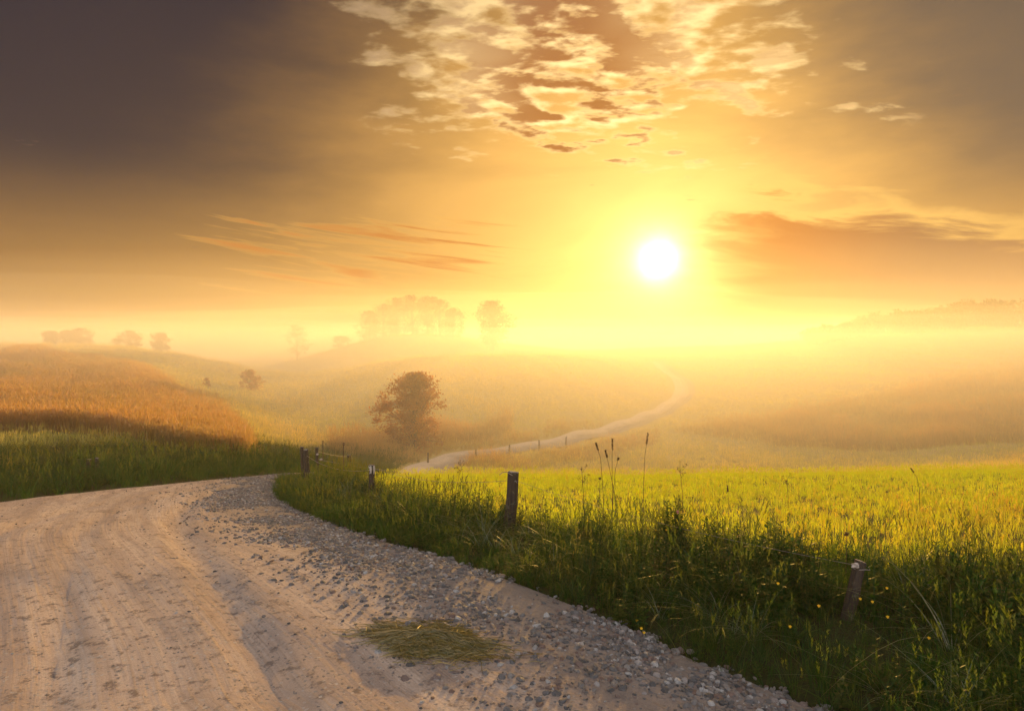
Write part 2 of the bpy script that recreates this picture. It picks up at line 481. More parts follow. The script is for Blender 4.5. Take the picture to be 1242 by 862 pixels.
c = t.mix(t.m('MULTIPLY', t.sm(0.52, 0.70, n1), 0.5), c, (0.22, 0.17, 0.145))
c = t.mix(t.m('MULTIPLY', t.sm(0.53, 0.66, n2), 0.75), c, (0.14, 0.105, 0.09))
grain = t.sm(0.86, 0.93, vsep.outputs[0])
c = t.mix(t.m('MULTIPLY', grain, 0.75), c, t.mix(vsep.outputs[1], (0.10, 0.09, 0.09), (0.5, 0.45, 0.4)))
c = t.mix(t.m('MULTIPLY', t.m('SUBTRACT', n3, 0.35), 1.1), c, t.scale(c, 0.42))
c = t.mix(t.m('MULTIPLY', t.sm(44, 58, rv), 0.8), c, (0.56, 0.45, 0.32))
marg = t.m('MULTIPLY', t.sm(2.0, 0.5, t.m('ADD', ru, t.m('MULTIPLY', t.m('SUBTRACT', n1, 0.5), 2.2))), 0.75)
c = t.mix(marg, c, t.mix(n2, (0.11, 0.095, 0.088), (0.23, 0.195, 0.17)))
hgt = t.m('ADD', t.m('ADD', t.m('MULTIPLY', n2, 0.8), t.m('MULTIPLY', n3, 0.35)), t.m('ADD', t.m('ADD', t.m('MULTIPLY', fine_track, 0.7), t.m('MULTIPLY', tread, -0.35)), t.m('MULTIPLY', grain, 0.3)))
principled(t, out, c, 0.93, 0.15, hgt, 0.9, 0.03)
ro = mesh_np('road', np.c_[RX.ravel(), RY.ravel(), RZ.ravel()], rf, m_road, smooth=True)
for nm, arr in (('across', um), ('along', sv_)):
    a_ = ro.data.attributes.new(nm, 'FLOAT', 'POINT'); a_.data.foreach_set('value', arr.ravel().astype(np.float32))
tag(ro, 'pale sandy gravel road bending left then away over the fields', None, None, 'structure')

# ------------------------------------------------------------------ haze
HAZE_TOP = 12.6
m_haze, t, out = new_mat('morning_haze')
pvn = t.n('ShaderNodeVolumePrincipled')
pvn.inputs['Color'].default_value = (0.98, 0.92, 0.80, 1)
pvn.inputs['Density'].default_value = 0.0012
pvn.inputs['Anisotropy'].default_value = 0.35
t.t.links.new(pvn.outputs[0], out.inputs[1])
lo_z = float(GZ.min()) - 1.0
hv = [(x, y, z) for z in (lo_z, HAZE_TOP) for (x, y) in ((-600, -140), (600, -140), (600, 600), (-600, 600))]
ho = mesh_np('haze', hv, [(3, 2, 1, 0), (4, 5, 6, 7), (0, 1, 5, 4), (1, 2, 6, 5), (2, 3, 7, 6), (3, 0, 4, 7)], m_haze)
tag(ho, 'thin golden morning haze over the whole landscape', None, None, 'stuff')


# the fog lying in the valley beyond the field: a dense low bank under a thinner one
def fog_bank(label, dens, y0, top, wob, seed):
    m_, t_, out_ = new_mat('valley_fog')
    pv_ = t_.n('ShaderNodeVolumePrincipled')
    pv_.inputs['Color'].default_value = (0.99, 0.965, 0.91, 1)
    pv_.inputs['Density'].default_value = dens
    pv_.inputs['Anisotropy'].default_value = 0.44
    t_.t.links.new(pv_.outputs[0], out_.inputs[1])
    xs, ys = np.linspace(-590, 590, 90), np.r_[y0, y0 + 3, np.geomspace(y0 + 8, 590, 46)]
    n0, n1 = len(ys), len(xs)
    vs = []
    for i, yv in enumerate(ys):
        for xv in xs:
            k_ = wob * mnoise.fractal(Vector((xv / 55 + seed, yv / 38, seed)), 1.0, 2.0, 3)
            vs.append((xv, yv, top + k_))
    vs += [(xs[0], ys[0], lo_z + 0.3), (xs[-1], ys[0], lo_z + 0.3), (xs[-1], ys[-1], lo_z + 0.3), (xs[0], ys[-1], lo_z + 0.3)]
    B = n0 * n1
    fs = [(i * n1 + j, i * n1 + j + 1, (i + 1) * n1 + j + 1, (i + 1) * n1 + j) for i in range(n0 - 1) for j in range(n1 - 1)]
    fs += [(B + 3, B + 2, B + 1, B)]
    fs += [tuple([B, B + 1] + [j for j in range(n1 - 1, -1, -1)])]
    fs += [tuple([B + 2, B + 3] + [(n0 - 1) * n1 + j for j in range(n1)])]
    fs += [tuple([B + 3, B] + [i * n1 for i in range(n0)])]
    fs += [tuple([B + 1, B + 2] + [i * n1 + n1 - 1 for i in range(n0 - 1, -1, -1)])]
    o_ = mesh_np('fog', vs, fs, m_)
    bm_ = bmesh.new(); bm_.from_mesh(o_.data); bmesh.ops.recalc_face_normals(bm_, faces=bm_.faces); bm_.to_mesh(o_.data); bm_.free()
    tag(o_, label, None, None, 'stuff')


fog_bank('dense white gold fog lying low in the valley', 0.0085, 30, 2.2, 1.2, 3.0)
fog_bank('thin upper fog spread over the valley', 0.0054, 40, 6.2, 1.8, 8.0)


# ------------------------------------------------------------------ vegetation kit
def leaf_mat(name, fresh, dry, tf=(0.10, 0.14, 0.01), td=(0.25, 0.17, 0.04), trans=0.55, gloss=0.06, attr='tint', var=0.35):
    """thin leaf: reflects and lets light through; 'tint' (set per tuft) leads from fresh to dry"""
    m, t, out = new_mat(name)
    ti = t.n('ShaderNodeAttribute', attribute_name=attr, attribute_type='INSTANCER' if attr == 'tint' else 'GEOMETRY').outputs['Fac']
    rn = t.n('ShaderNodeAttribute', attribute_name='rnd').outputs['Fac']
    tip = t.n('ShaderNodeAttribute', attribute_name='tip').outputs['Fac']
    f = t.m('ADD', t.m('ADD', ti, t.m('MULTIPLY', t.m('SUBTRACT', rn, 0.5), 0.5)), t.m('MULTIPLY', t.m('SUBTRACT', tip, 0.6), 0.25), clamp=True)
    c = t.mix(f, fresh, dry)
    c = t.scale(c, t.m('ADD', 1 - var, t.m('MULTIPLY', rn, 2 * var)))
    d = t.n('ShaderNodeBsdfDiffuse'); t.put(d.inputs[0], c)
    tr = t.n('ShaderNodeBsdfTranslucent'); t.put(tr.inputs[0], t.scale(t.mix(f, tf, td), t.m('ADD', 1 - var * 0.7, t.m('MULTIPLY', rn, 1.4 * var))))
    g = t.n('ShaderNodeBsdfGlossy'); g.inputs[1].default_value = 0.42; t.put(g.inputs[0], (0.9, 0.9, 0.85))
    a = t.n('ShaderNodeMixShader'); a.inputs[0].default_value = trans
    t.t.links.new(d.outputs[0], a.inputs[1]); t.t.links.new(tr.outputs[0], a.inputs[2])
    b = t.n('ShaderNodeMixShader'); b.inputs[0].default_value = gloss
    t.t.links.new(a.outputs[0], b.inputs[1]); t.t.links.new(g.outputs[0], b.inputs[2])
    t.t.links.new(b.outputs[0], out.inputs[0])
    return m


class Foliage:
    """collects blades and leaves with a per-blade random value and a height value"""
    def __init__(s):
        s.v, s.f, s.rnd, s.tip = [], [], [], []

    def blade(s, base, ang, lean, h, w, droop=0.5, seg=4, r=None, twist=None):
        r = random.random() if r is None else r
        dirx, diry = math.cos(ang), math.sin(ang)
        tw = ang + math.pi / 2 + (random.uniform(-0.9, 0.9) if twist is None else twist)
        wx, wy = math.cos(tw), math.sin(tw)
        k0 = len(s.v)
        for i in range(seg + 1):
            q = i / seg
            out_ = lean * h * (q + droop * q * q * 1.4)
            up = h * (q - 0.42 * droop * q ** 3)
            x, y, z = base[0] + dirx * out_, base[1] + diry * out_, base[2] + up
            ww = w * (0.55 + 0.75 * q - 1.25 * q * q) if i < seg else 0
            if i < seg:
                s.v += [(x - wx * ww, y - wy * ww, z), (x + wx * ww, y + wy * ww, z)]
                s.rnd += [r, r]; s.tip += [q, q]
            else:
                s.v.append((x, y, z)); s.rnd.append(r); s.tip.append(1.0)
            if 0 < i < seg:
                a = k0 + 2 * i
                s.f.append((a - 2, a - 1, a + 1, a))
        a = k0 + 2 * (seg - 1)
        s.f.append((a, a + 1, a + 2))
        return s.v[-1]

    def leaf(s, p, direction, nrm, ln, wd, r=None, tip=0.6):
        r = random.random() if r is None else r
        d = Vector(direction).normalized(); n = Vector(nrm)
        sd = d.cross(n)
        sd = sd.normalized() if sd.length > 1e-4 else Vector((1, 0, 0))
        up = sd.cross(d)
        p = Vector(p); k = len(s.v)
        s.v += [tuple(p), tuple(p + d * ln * 0.42 + sd * wd * 0.5 - up * wd * 0.12), tuple(p + d * ln), tuple(p + d * ln * 0.42 - sd * wd * 0.5 - up * wd * 0.12)]
        s.rnd += [r] * 4; s.tip += [tip] * 4
        s.f += [(k, k + 1, k + 2), (k, k + 2, k + 3)]

    def tube(s, pts, r0, r1, sides=4, r=0.5, tip=0.4):
        k0 = len(s.v); n = len(pts)
        for i, p in enumerate(pts):
            p = Vector(p)
            d = (Vector(pts[min(i + 1, n - 1)]) - Vector(pts[max(i - 1, 0)])).normalized()
            a = d.cross(Vector((0.3, 1, 0.1))).normalized(); b = d.cross(a)
            rr = r0 + (r1 - r0) * i / max(n - 1, 1)
            for j in range(sides):
                q = 2 * math.pi * j / sides
                s.v.append(tuple(p + a * rr * math.cos(q) + b * rr * math.sin(q)))
                s.rnd.append(r); s.tip.append(tip)
        for i in range(n - 1):
            for j in range(sides):
                a0 = k0 + i * sides + j; a1 = k0 + i * sides + (j + 1) % sides
                s.f.append((a0, a1, a1 + sides, a0 + sides))

    def mesh(s, name, mat):
        me = bpy.data.meshes.new(name)
        me.from_pydata(s.v, [], s.f)
        me.materials.append(mat)
        for nm, arr in (('rnd', s.rnd), ('tip', s.tip)):
            a = me.attributes.new(nm, 'FLOAT', 'POINT'); a.data.foreach_set('value', np.array(arr, np.float32))
        me.update()
        return me

    def build(s, name, mat, parent=None):
        o = bpy.data.objects.new(name, s.mesh(name, mat)); COL.objects.link(o)
        if parent:
            o.parent = parent
        return o


def grass_tuft(n, h, w, rad, lean=(0.05, 0.45), droop=(0.1, 0.9), seg=4, heads=0):
    F_ = Foliage()
    for _ in range(n):
        a = random.uniform(0, 6.283); q = rad * math.sqrt(random.random())
        hh = h * random.uniform(0.45, 1.05)
        F_.blade((q * math.cos(a), q * math.sin(a), -0.03), a + random.uniform(-1.2, 1.2), random.uniform(*lean), hh, w * random.uniform(0.6, 1.2), random.uniform(*droop), seg)
    for _ in range(heads):
        a = random.uniform(0, 6.283); q = rad * math.sqrt(random.random()); hh = h * random.uniform(1.1, 1.5); ln = random.uniform(0.03, 0.18)
        b = Vector((q * math.cos(a), q * math.sin(a), -0.03)); tp = b + Vector((math.cos(a) * ln * hh, math.sin(a) * ln * hh, hh))
        F_.tube([b, b.lerp(tp, 0.5) + Vector((0, 0, 0.02)), tp], w * 0.22, w * 0.12, 3, 0.9, 1.0)
        for k in range(9):
            u_ = 0.78 + 0.24 * k / 9; aa = random.uniform(0, 6.28)
            F_.leaf(b.lerp(tp, u_), (math.cos(aa) * 0.5, math.sin(aa) * 0.5, 1), (random.uniform(-1, 1), random.uniform(-1, 1), 0.3), 0.05 * (0.6 + h), 0.014, 0.95, 1.0)
    return F_


def crop_tuft(n, h, w, rad):
    F_ = Foliage()
    for _ in range(n):
        a = random.uniform(0, 6.283); q = rad * math.sqrt(random.random()); hh = h * random.uniform(0.8, 1.08)
        t_ = F_.blade((q * math.cos(a), q * math.sin(a), 0), random.uniform(0, 6.28), random.uniform(0.02, 0.2), hh, w, 0.3, 2)
        for k in range(2):
            aa = random.uniform(0, 6.28)
            F_.leaf((t_[0], t_[1], t_[2] - 0.07), (math.cos(aa) * 0.35, math.sin(aa) * 0.35, 0.9), (math.sin(aa), math.cos(aa), 0.2), 0.15, w * 3.2, 0.9, 1.0)
    return F_


def weed(h, leaves, ln, wd, up=0.3):
    F_ = Foliage()
    for st_ in range(random.randint(2, 4)):
        a0 = random.uniform(0, 6.28); le = random.uniform(0.05, 0.3); hh = h * random.uniform(0.6, 1.0)
        b = Vector((0.05 * math.cos(a0), 0.05 * math.sin(a0), -0.03)); tp = Vector((math.cos(a0) * le * hh, math.sin(a0) * le * hh, hh))
        F_.tube([b, b.lerp(tp, 0.5), tp], 0.006, 0.003, 3, 0.3, 0.3)
        for k in range(leaves):
            u_ = 0.12 + 0.88 * (k + random.random()) / leaves; aa = k * 2.4 + random.uniform(-0.4, 0.4); sz = 1.15 - 0.6 * u_
            F_.leaf(b.lerp(tp, u_), (math.cos(aa), math.sin(aa), up + random.uniform(-0.3, 0.4)), (0, 0, 1), ln * sz, wd * sz)
    return F_


def rosette(n, ln, wd):
    F_ = Foliage()
    for k in range(n):
        a = k * 2.4 + random.uniform(-0.3, 0.3)
        F_.blade((0, 0, -0.02), a, random.uniform(0.5, 1.3), ln * random.uniform(0.5, 0.9), wd * random.uniform(0.7, 1.1), random.uniform(0.3, 1.0), 4, twist=0.0)
    return F_


_src = {}


def source_collection(key, makers, mat):
    c_ = bpy.data.collections.new(key)
    for i, F_ in enumerate(makers):
        o = bpy.data.objects.new('tuft_%s' % key, F_.mesh(key, mat) if isinstance(F_, Foliage) else F_)
        c_.objects.link(o)
    return c_


def scatter(name, label, src, x, y, scl, tint, tilt=0.12, zoff=0.0, z=None, squash=None):
    """ground cover: one object whose points carry tufts"""
    n = len(x)
    z = ground(x, y) + zoff if z is None else z
    me = bpy.data.meshes.new(name)
    me.from_pydata(np.c_[x, y, z].tolist(), [], [])
    rot = np.c_[rng.normal(0, tilt, n), rng.normal(0, tilt, n), rng.uniform(0, 2 * math.pi, n)]
    sc = np.asarray(scl, float)
    sc3 = np.c_[sc, sc, sc * (1 if squash is None else squash)]
    for nm, typ, arr, fld in (('rot', 'FLOAT_VECTOR', rot, 'vector'), ('scl', 'FLOAT_VECTOR', sc3, 'vector'), ('tint', 'FLOAT', np.asarray(tint, float), 'value')):
        a = me.attributes.new(nm, typ, 'POINT'); a.data.foreach_set(fld, np.ascontiguousarray(arr, dtype=np.float32).ravel())
    a = me.attributes.new('pick', 'INT', 'POINT'); a.data.foreach_set('value', rng.integers(0, len(src.objects), n).astype(np.int32))
    o = bpy.data.objects.new(name, me); COL.objects.link(o)
    ng = bpy.data.node_groups.new(name, 'GeometryNodeTree')
    ng.interface.new_socket('Geometry', in_out='INPUT', socket_type='NodeSocketGeometry')
    ng.interface.new_socket('Geometry', in_out='OUTPUT', socket_type='NodeSocketGeometry')
    gi, gout = ng.nodes.new('NodeGroupInput'), ng.nodes.new('NodeGroupOutput')
    ci = ng.nodes.new('GeometryNodeCollectionInfo'); ci.inputs['Collection'].default_value = src
    ci.inputs['Separate Children'].default_value = True; ci.inputs['Reset Children'].default_value = True
    ip = ng.nodes.new('GeometryNodeInstanceOnPoints'); ip.inputs['Pick Instance'].default_value = True
    def attr(nm, typ):
        nd = ng.nodes.new('GeometryNodeInputNamedAttribute'); nd.data_type = typ; nd.inputs[0].default_value = nm
        return nd.outputs[0]
    L = ng.links.new
    L(gi.outputs[0], ip.inputs['Points']); L(ci.outputs[0], ip.inputs['Instance'])
    L(attr('pick', 'INT'), ip.inputs['Instance Index']); L(attr('rot', 'FLOAT_VECTOR'), ip.inputs['Rotation']); L(attr('scl', 'FLOAT_VECTOR'), ip.inputs['Scale'])
    L(ip.outputs[0], gout.inputs[0])
    md = o.modifiers.new('scatter', 'NODES'); md.node_group = ng
    tag(o, label, None, None, 'stuff')
    return o


def fbm(x, y, s=1.0, seed=0.0):
    return np.array([mnoise.fractal(Vector((a * s + seed, b * s - seed, seed)), 1.0, 2.0, 3) for a, b in zip(x, y)])


m_grass = leaf_mat('meadow_grass_blades', (0.013, 0.054, 0.003), (0.09, 0.07, 0.014), (0.04, 0.135, 0.003), (0.20, 0.17, 0.02), trans=0.5, gloss=0.016)
m_field = leaf_mat('mown_field_blades', (0.055, 0.10, 0.004), (0.13, 0.075, 0.012), (0.72, 0.92, 0.008), (0.58, 0.42, 0.03), trans=0.68, gloss=0.03)
m_straw = leaf_mat('dry_meadow_blades', (0.22, 0.20, 0.04), (0.44, 0.28, 0.07), (0.70, 0.72, 0.06), (0.92, 0.70, 0.13), trans=0.62)
m_crop = leaf_mat('ripe_grain', (0.20, 0.135, 0.04), (0.34, 0.17, 0.05), (0.58, 0.43, 0.08), (0.68, 0.40, 0.09), trans=0.6)
m_weed = leaf_mat('weed_leaves', (0.016, 0.060, 0.004), (0.06, 0.05, 0.012), (0.045, 0.13, 0.004), (0.14, 0.10, 0.015), trans=0.4, gloss=0.02)

# verge between the road and the fence, and where it gives way to the mown field
verge_b = catmull([(20, 4.6), (12, 4.9), (8, 5.4), (5.2, 5.9), (3.3, 6.7), (1.8, 7.5), (0.2, 8.9), (-1.3, 11), (-2.8, 14), (-4.4, 18), (-4.6, 21), (-4.0, 24)], 200)
k_in = inner_c[(inner_c[:, 1] < 24.2)]
VERGE = np.vstack([k_in, verge_b[::-1], [(20, -10), (9.2, -12)]])
FIELD = np.vstack([verge_b, [(-3.6, 28), (60, 30), (60, 4.2)]])


def low_post(x, y):
    """grazed short in front of the posts"""
    k_ = np.ones(len(x))
    for px_, pd_, c_ in ((615, 8.3, 0.75), (449, 12.5, 0.8), (371, 17.0, 0.5), (380, 19.5, 0.4)):
        xx_ = (px_ - CX) / F * pd_
        k_ -= c_ * np.exp(-((x - xx_) / 0.5) ** 2 - ((y - pd_ + 0.7) / 0.9) ** 2)
    return np.clip(k_, 0.25, 1)


def pick(poly, n, box):
    x = rng.uniform(box[0], box[1], n); y = rng.uniform(box[2], box[3], n)
    k = inside(poly, x, y)
    return x[k], y[k]


verge_src = source_collection('verge_tufts', [grass_tuft(26, 0.55, 0.0045, 0.10) for _ in range(4)] + [grass_tuft(16, 0.75, 0.006, 0.08, (0.2, 0.7), (0.6, 1.3), 6) for _ in range(3)] +
                              [grass_tuft(18, 0.5, 0.004, 0.12, heads=3) for _ in range(3)], m_grass)
weed_src = source_collection('verge_weeds', [weed(0.42, 16, 0.085, 0.04) for _ in range(3)] + [weed(0.34, 14, 0.12, 0.06, 0.1) for _ in range(2)] + [weed(0.42, 22, 0.09, 0.03, 0.2) for _ in range(3)] + [rosette(9, 0.22, 0.03) for _ in range(2)], m_weed)
x, y = pick(VERGE, 84000, (-7, 20, -4, 24.5))
dr = dist_to(inner_c, x, y, 4)
k = (rng.random(len(x)) < np.clip(0.45 + dr / 0.4, 0, 1)) & (np.hypot(x, y) > 1.9)
x, y, dr = x[k], y[k], dr[k]
pt = fbm(x, y, 0.5, 3.0)
k_stub = np.exp(-((x - 2.6) / 0.5) ** 2 - ((y - 4.9) / 0.6) ** 2)
k_stub = np.clip(k_stub * 1.3, 0, 1)
near_f = np.clip(dist_to(verge_b, x, y, 3) / 0.9, 0, 1)
scatter('verge_grass', 'tall dark green grass between road and field', verge_src, x, y,
        np.clip(0.36 + dr * 0.42, 0.36, 0.85) * rng.uniform(0.6, 1.1, len(x)) * (1 + 0.3 * pt) * (1 - 0.62 * k_stub) * low_post(x, y), np.clip(0.10 + 0.3 * pt + 0.25 * (1 - near_f) + rng.normal(0, 0.12, len(x)), 0, 1))
x, y = pick(VERGE, 30000, (-7, 20, -4, 24.5))
dr = dist_to(inner_c, x, y, 4)
pt = fbm(x, y, 0.9, 9.0)
k = (pt + rng.normal(0, 0.15, len(x)) > -0.25) & (dr > 0.12) & (np.hypot(x, y) > 1.9)
k &= ~((np.abs(x - 2.6) < 0.45) & (np.abs(y - 4.85) < 0.55))
x, y, dr, pt = x[k], y[k], dr[k], pt[k]
scatter('verge_weeds', 'leafy weeds mixed into the verge grass', weed_src, x, y, np.clip(0.45 + dr * 0.5, 0.45, 1.1) * rng.uniform(0.6, 1.2, len(x)) * low_post(x, y), np.clip(rng.normal(0.15, 0.2, len(x)), 0, 1))

m_sedge = leaf_mat('arching_sedge_blades', (0.03, 0.075, 0.012), (0.12, 0.11, 0.05), (0.08, 0.18, 0.01), (0.25, 0.2, 0.05), trans=0.35, gloss=0.10)
sedge_src = source_collection('sedge_tufts', [grass_tuft(22, 0.72, 0.006, 0.07, (0.25, 0.9), (0.8, 1.5), 7) for _ in range(4)], m_sedge)
x, y = pick(VERGE, 2600, (-7, 12, 2.5, 20))
dr = dist_to(inner_c, x, y, 4); pt = fbm(x, y, 1.1, 77.0)
k = (pt > 0.0) & (dr > 0.35) & ~((np.abs(x - 2.55) < 0.6) & (np.abs(y - 4.75) < 0.7))
x, y, dr = x[k], y[k], dr[k]
scatter('arching_grass', 'pale arching blades drooping over the verge', sedge_src, x, y, rng.uniform(0.5, 1.05, len(x)) * np.clip(0.4 + dr * 0.5, 0, 1), rng.random(len(x)) * 0.5)

# mown field up to its brow
field_src = source_collection('field_tufts', [grass_tuft(13, 0.26, 0.0055, 0.09, (0.02, 0.3), (0, 0.6), 3) for _ in range(5)] + [grass_tuft(9, 0.3, 0.0045, 0.12, (0.05, 0.4), (0, 0.4), 3, heads=2) for _ in range(2)], m_field)
x, y = pick(FIELD, 125000, (-6, 60, 4.2, 30))
k = (x < 0.85 * y + 6)
x, y = x[k], y[k]
pt = fbm(x, y, 0.35, 5.0); p2 = fbm(x, y, 1.6, 8.0)
brown = np.clip((x - 1.0) / 6.0, 0, 1) * np.clip((16 - y) / 7, 0, 1)
k = rng.random(len(x)) < np.clip(0.85 + p2 * 0.7, 0.3, 1)
x, y, pt, p2, brown = x[k], y[k], pt[k], p2[k], brown[k]
scatter('field_grass', 'short yellow green mown grass of the field', field_src, x, y, rng.uniform(0.4, 0.8, len(x)) * (1 + 0.3 * pt),
        np.clip(0.12 + 0.45 * brown + 0.45 * p2 + rng.normal(0, 0.15, len(x)), 0, 1))

# verge on the far side of the bend
LV = np.vstack([outer_c[outer_c[:, 1] < 44], [(-12.5, 44), (-13.5, 34), (-14.5, 27), (-19, 22), (-32, 19), (-32, 10), (-16, 7), (-12, 0), (-9, -8)]])
x, y = pick(LV, 24000, (-32, -5, -8, 44))
dr = dist_to(outer_c, x, y, 4); k = rng.random(len(x)) < np.clip(0.2 + dr / 0.5, 0, 1); x, y, dr = x[k], y[k], dr[k]
pt = fbm(x, y, 0.45, 13.0)
lush = np.clip(1 - (dr - 2.0) / 3.0, 0, 1)
scatter('roadside_grass', 'dark green grass bank beyond the bend', verge_src, x, y, np.clip(0.5 + dr * 0.6, 0.5, 1.15) * rng.uniform(0.7, 1.15, len(x)) * (0.75 + 0.25 * lush),
        np.clip(0.08 + 0.35 * (1 - lush) + 0.3 * pt + rng.normal(0, 0.12, len(x)), 0, 1))

x, y = pick(LV, 9000, (-26, -5, -2, 40))
dr = dist_to(outer_c, x, y, 4); pt = fbm(x, y, 0.7, 19.0); k = (dr > 0.2) & (dr < 5) & (pt > -0.05)
scatter('bank_weeds', 'dark leafy weeds crowding the far bank', weed_src, x[k], y[k], np.clip(0.5 + dr[k] * 0.5, 0.5, 1.3) * rng.uniform(0.7, 1.3, k.sum()), np.clip(rng.normal(0.15, 0.2, k.sum()), 0, 1))

# standing grain on the left slope: region in bearing and distance
def polar(n, px0, px1, d0, d1, pw=1.0):
    px = rng.uniform(px0, px1, n); d = d0 * (d1 / d0) ** (rng.random(n) ** pw)
    return px, d, (px - CX) / F * d


crop_src = source_collection('grain_tufts', [crop_tuft(16, 0.95, 0.006, 0.22) for _ in range(4)], m_crop)
px, d, x = polar(42000, -420, 320, 26.5, 88, 1.15)
lim = np.interp(px, [-420, 45, 130, 200, 262, 292, 310], [90, 88, 78, 66, 55, 43, 30]) * (1 + 0.06 * np.sin(px * 0.05) + 0.05 * np.sin(px * 0.13 + d))
k = (d < lim) & (d > 27.5 + 0.8 * np.sin(px * 0.02)) & (rng.random(len(px)) < np.clip((lim / d - 1) / 0.25, 0.15, 1))
edge_c = (lim / d)[k]
px, d, x = px[k], d[k], x[k]
pt = fbm(x, d, 0.12, 21.0)
scatter('grain_crop', 'orange ripe grain standing on the left slope', crop_src, x, d, rng.uniform(0.72, 1.2, len(x)) * (1 + 0.14 * pt) * (d / 28) ** 0.22 * np.interp(edge_c, [1, 1.4], [0.3, 1]), np.clip(0.45 - 0.5 * np.interp(edge_c, [1, 1.5], [1, 0]) + 0.5 * pt + rng.normal(0, 0.3, len(x)), 0, 1))

# open meadow everywhere farther off
mead_src = source_collection('meadow_tufts', [grass_tuft(16, 0.5, 0.011, 0.26, (0.05, 0.5), (0, 0.7), 3) for _ in range(4)] + [grass_tuft(10, 0.55, 0.010, 0.25, (0.05, 0.4), (0, 0.5), 3, heads=4) for _ in range(2)], m_straw)
px, d, x = polar(130000, -450, 1750, 22, 175, 0.9)
k = ~inside(ROAD_POLY, x, d) & ~inside(FIELD, x, d) & (dist_to(inner_c, x, d, 6) > 0.8) & (dist_to(outer_c, x, d, 6) > 0.8)
lim = np.interp(px, [-420, 45, 130, 200, 262, 292, 310, 311], [86, 82.5, 67, 55, 44, 34, 27, 0])
k &= ~((d < lim) & (d > 27.5)) & ~inside(LV, x, d)
px, d, x = px[k], d[k], x[k]
pt = fbm(x, d, 0.08, 31.0)
scatter('meadow_grass', 'pale dry meadow grass over the far slopes', mead_src, x, d, rng.uniform(0.6, 1.1, len(x)) * np.clip((d / 45) ** 0.6, 0.7, 2.0) * np.interp(d, [35, 60], [1, 0.75]) * (1 + 0.3 * pt),
        np.clip(0.35 + 0.6 * pt + 0.25 * np.clip((d - 30) / 40, 0, 1) + rng.normal(0, 0.12, len(x)), 0, 1), squash=np.clip(1.0 / (np.maximum(d, 45) / 45) ** 0.45, 0.4, 1))

m_rough = leaf_mat('tawny_rough_grass', (0.26, 0.17, 0.045), (0.36, 0.19, 0.05), (0.62, 0.46, 0.05), (0.72, 0.42, 0.07), trans=0.5)
rough_src = source_collection('rough_tufts', [grass_tuft(18, 0.85, 0.009, 0.22, (0.05, 0.35), (0, 0.6), 3, heads=4) for _ in range(4)], m_rough)
# taller rough grass: along the far road, round the bush and on the right rise
rx, rd = [], []
pxr, dr_, xr = polar(9000, 400, 800, 42, 65)
di = dist_to(inner_c, xr, dr_, 5); do_ = dist_to(outer_c, xr, dr_, 5); ins = inside(ROAD_POLY, xr, dr_)
k = ~ins & (((di < 4.5) & (di > 1.2) & (pxr > 560)) | ((do_ < 6) & (do_ > 0.4) & (pxr < 620)))
rx.append(xr[k]); rd.append(dr_[k])
pxr, dr_, xr = polar(22000, 820, 1750, 46, 82, 1.2)
k = (dr_ > np.interp(pxr, [820, 950, 1100, 1242, 1750], [64, 54, 50, 48.8, 45.7])) & (dr_ < np.interp(pxr, [820, 950, 1242, 1750], [64.5, 68, 79, 81]))
rx.append(xr[k]); rd.append(dr_[k])
x, d = np.concatenate(rx), np.concatenate(rd)
pt = fbm(x, d, 0.2, 41.0)
scatter('rough_grass', 'tall tawny rough grass on the mid slopes', rough_src, x, d, rng.uniform(0.75, 1.25, len(x)) * np.where((x / d * F + CX < 815) & (dist_to(inner_c, x, d, 5) < 4.6), 0.5, 1) * (1 + 0.4 * pt), np.clip(0.3 + 0.6 * pt + rng.normal(0, 0.15, len(x)), 0, 1))

# ------------------------------------------------------------------ trees
m_bark, t, out = new_mat('tree_bark')
pos = t.n('ShaderNodeNewGeometry').outputs['Position']
nb = t.noise(pos, 6, 5, 0.6)
principled(t, out, t.mix(nb, (0.05, 0.035, 0.025), (0.14, 0.10, 0.07)), 0.95, 0.1, nb, 0.6, 0.05)
m_leaf_b = leaf_mat('tree_leaves', (0.075, 0.045, 0.012), (0.15, 0.06, 0.015), (0.55, 0.24, 0.03), (0.70, 0.28, 0.04), trans=0.62, gloss=0.03, attr='dryness', var=0.4)
m_leaf_g = leaf_mat('far_tree_leaves', (0.06, 0.055, 0.018), (0.12, 0.08, 0.03), (0.12, 0.10, 0.02), (0.2, 0.13, 0.03), trans=0.3, gloss=0.02, attr='dryness', var=0.4)


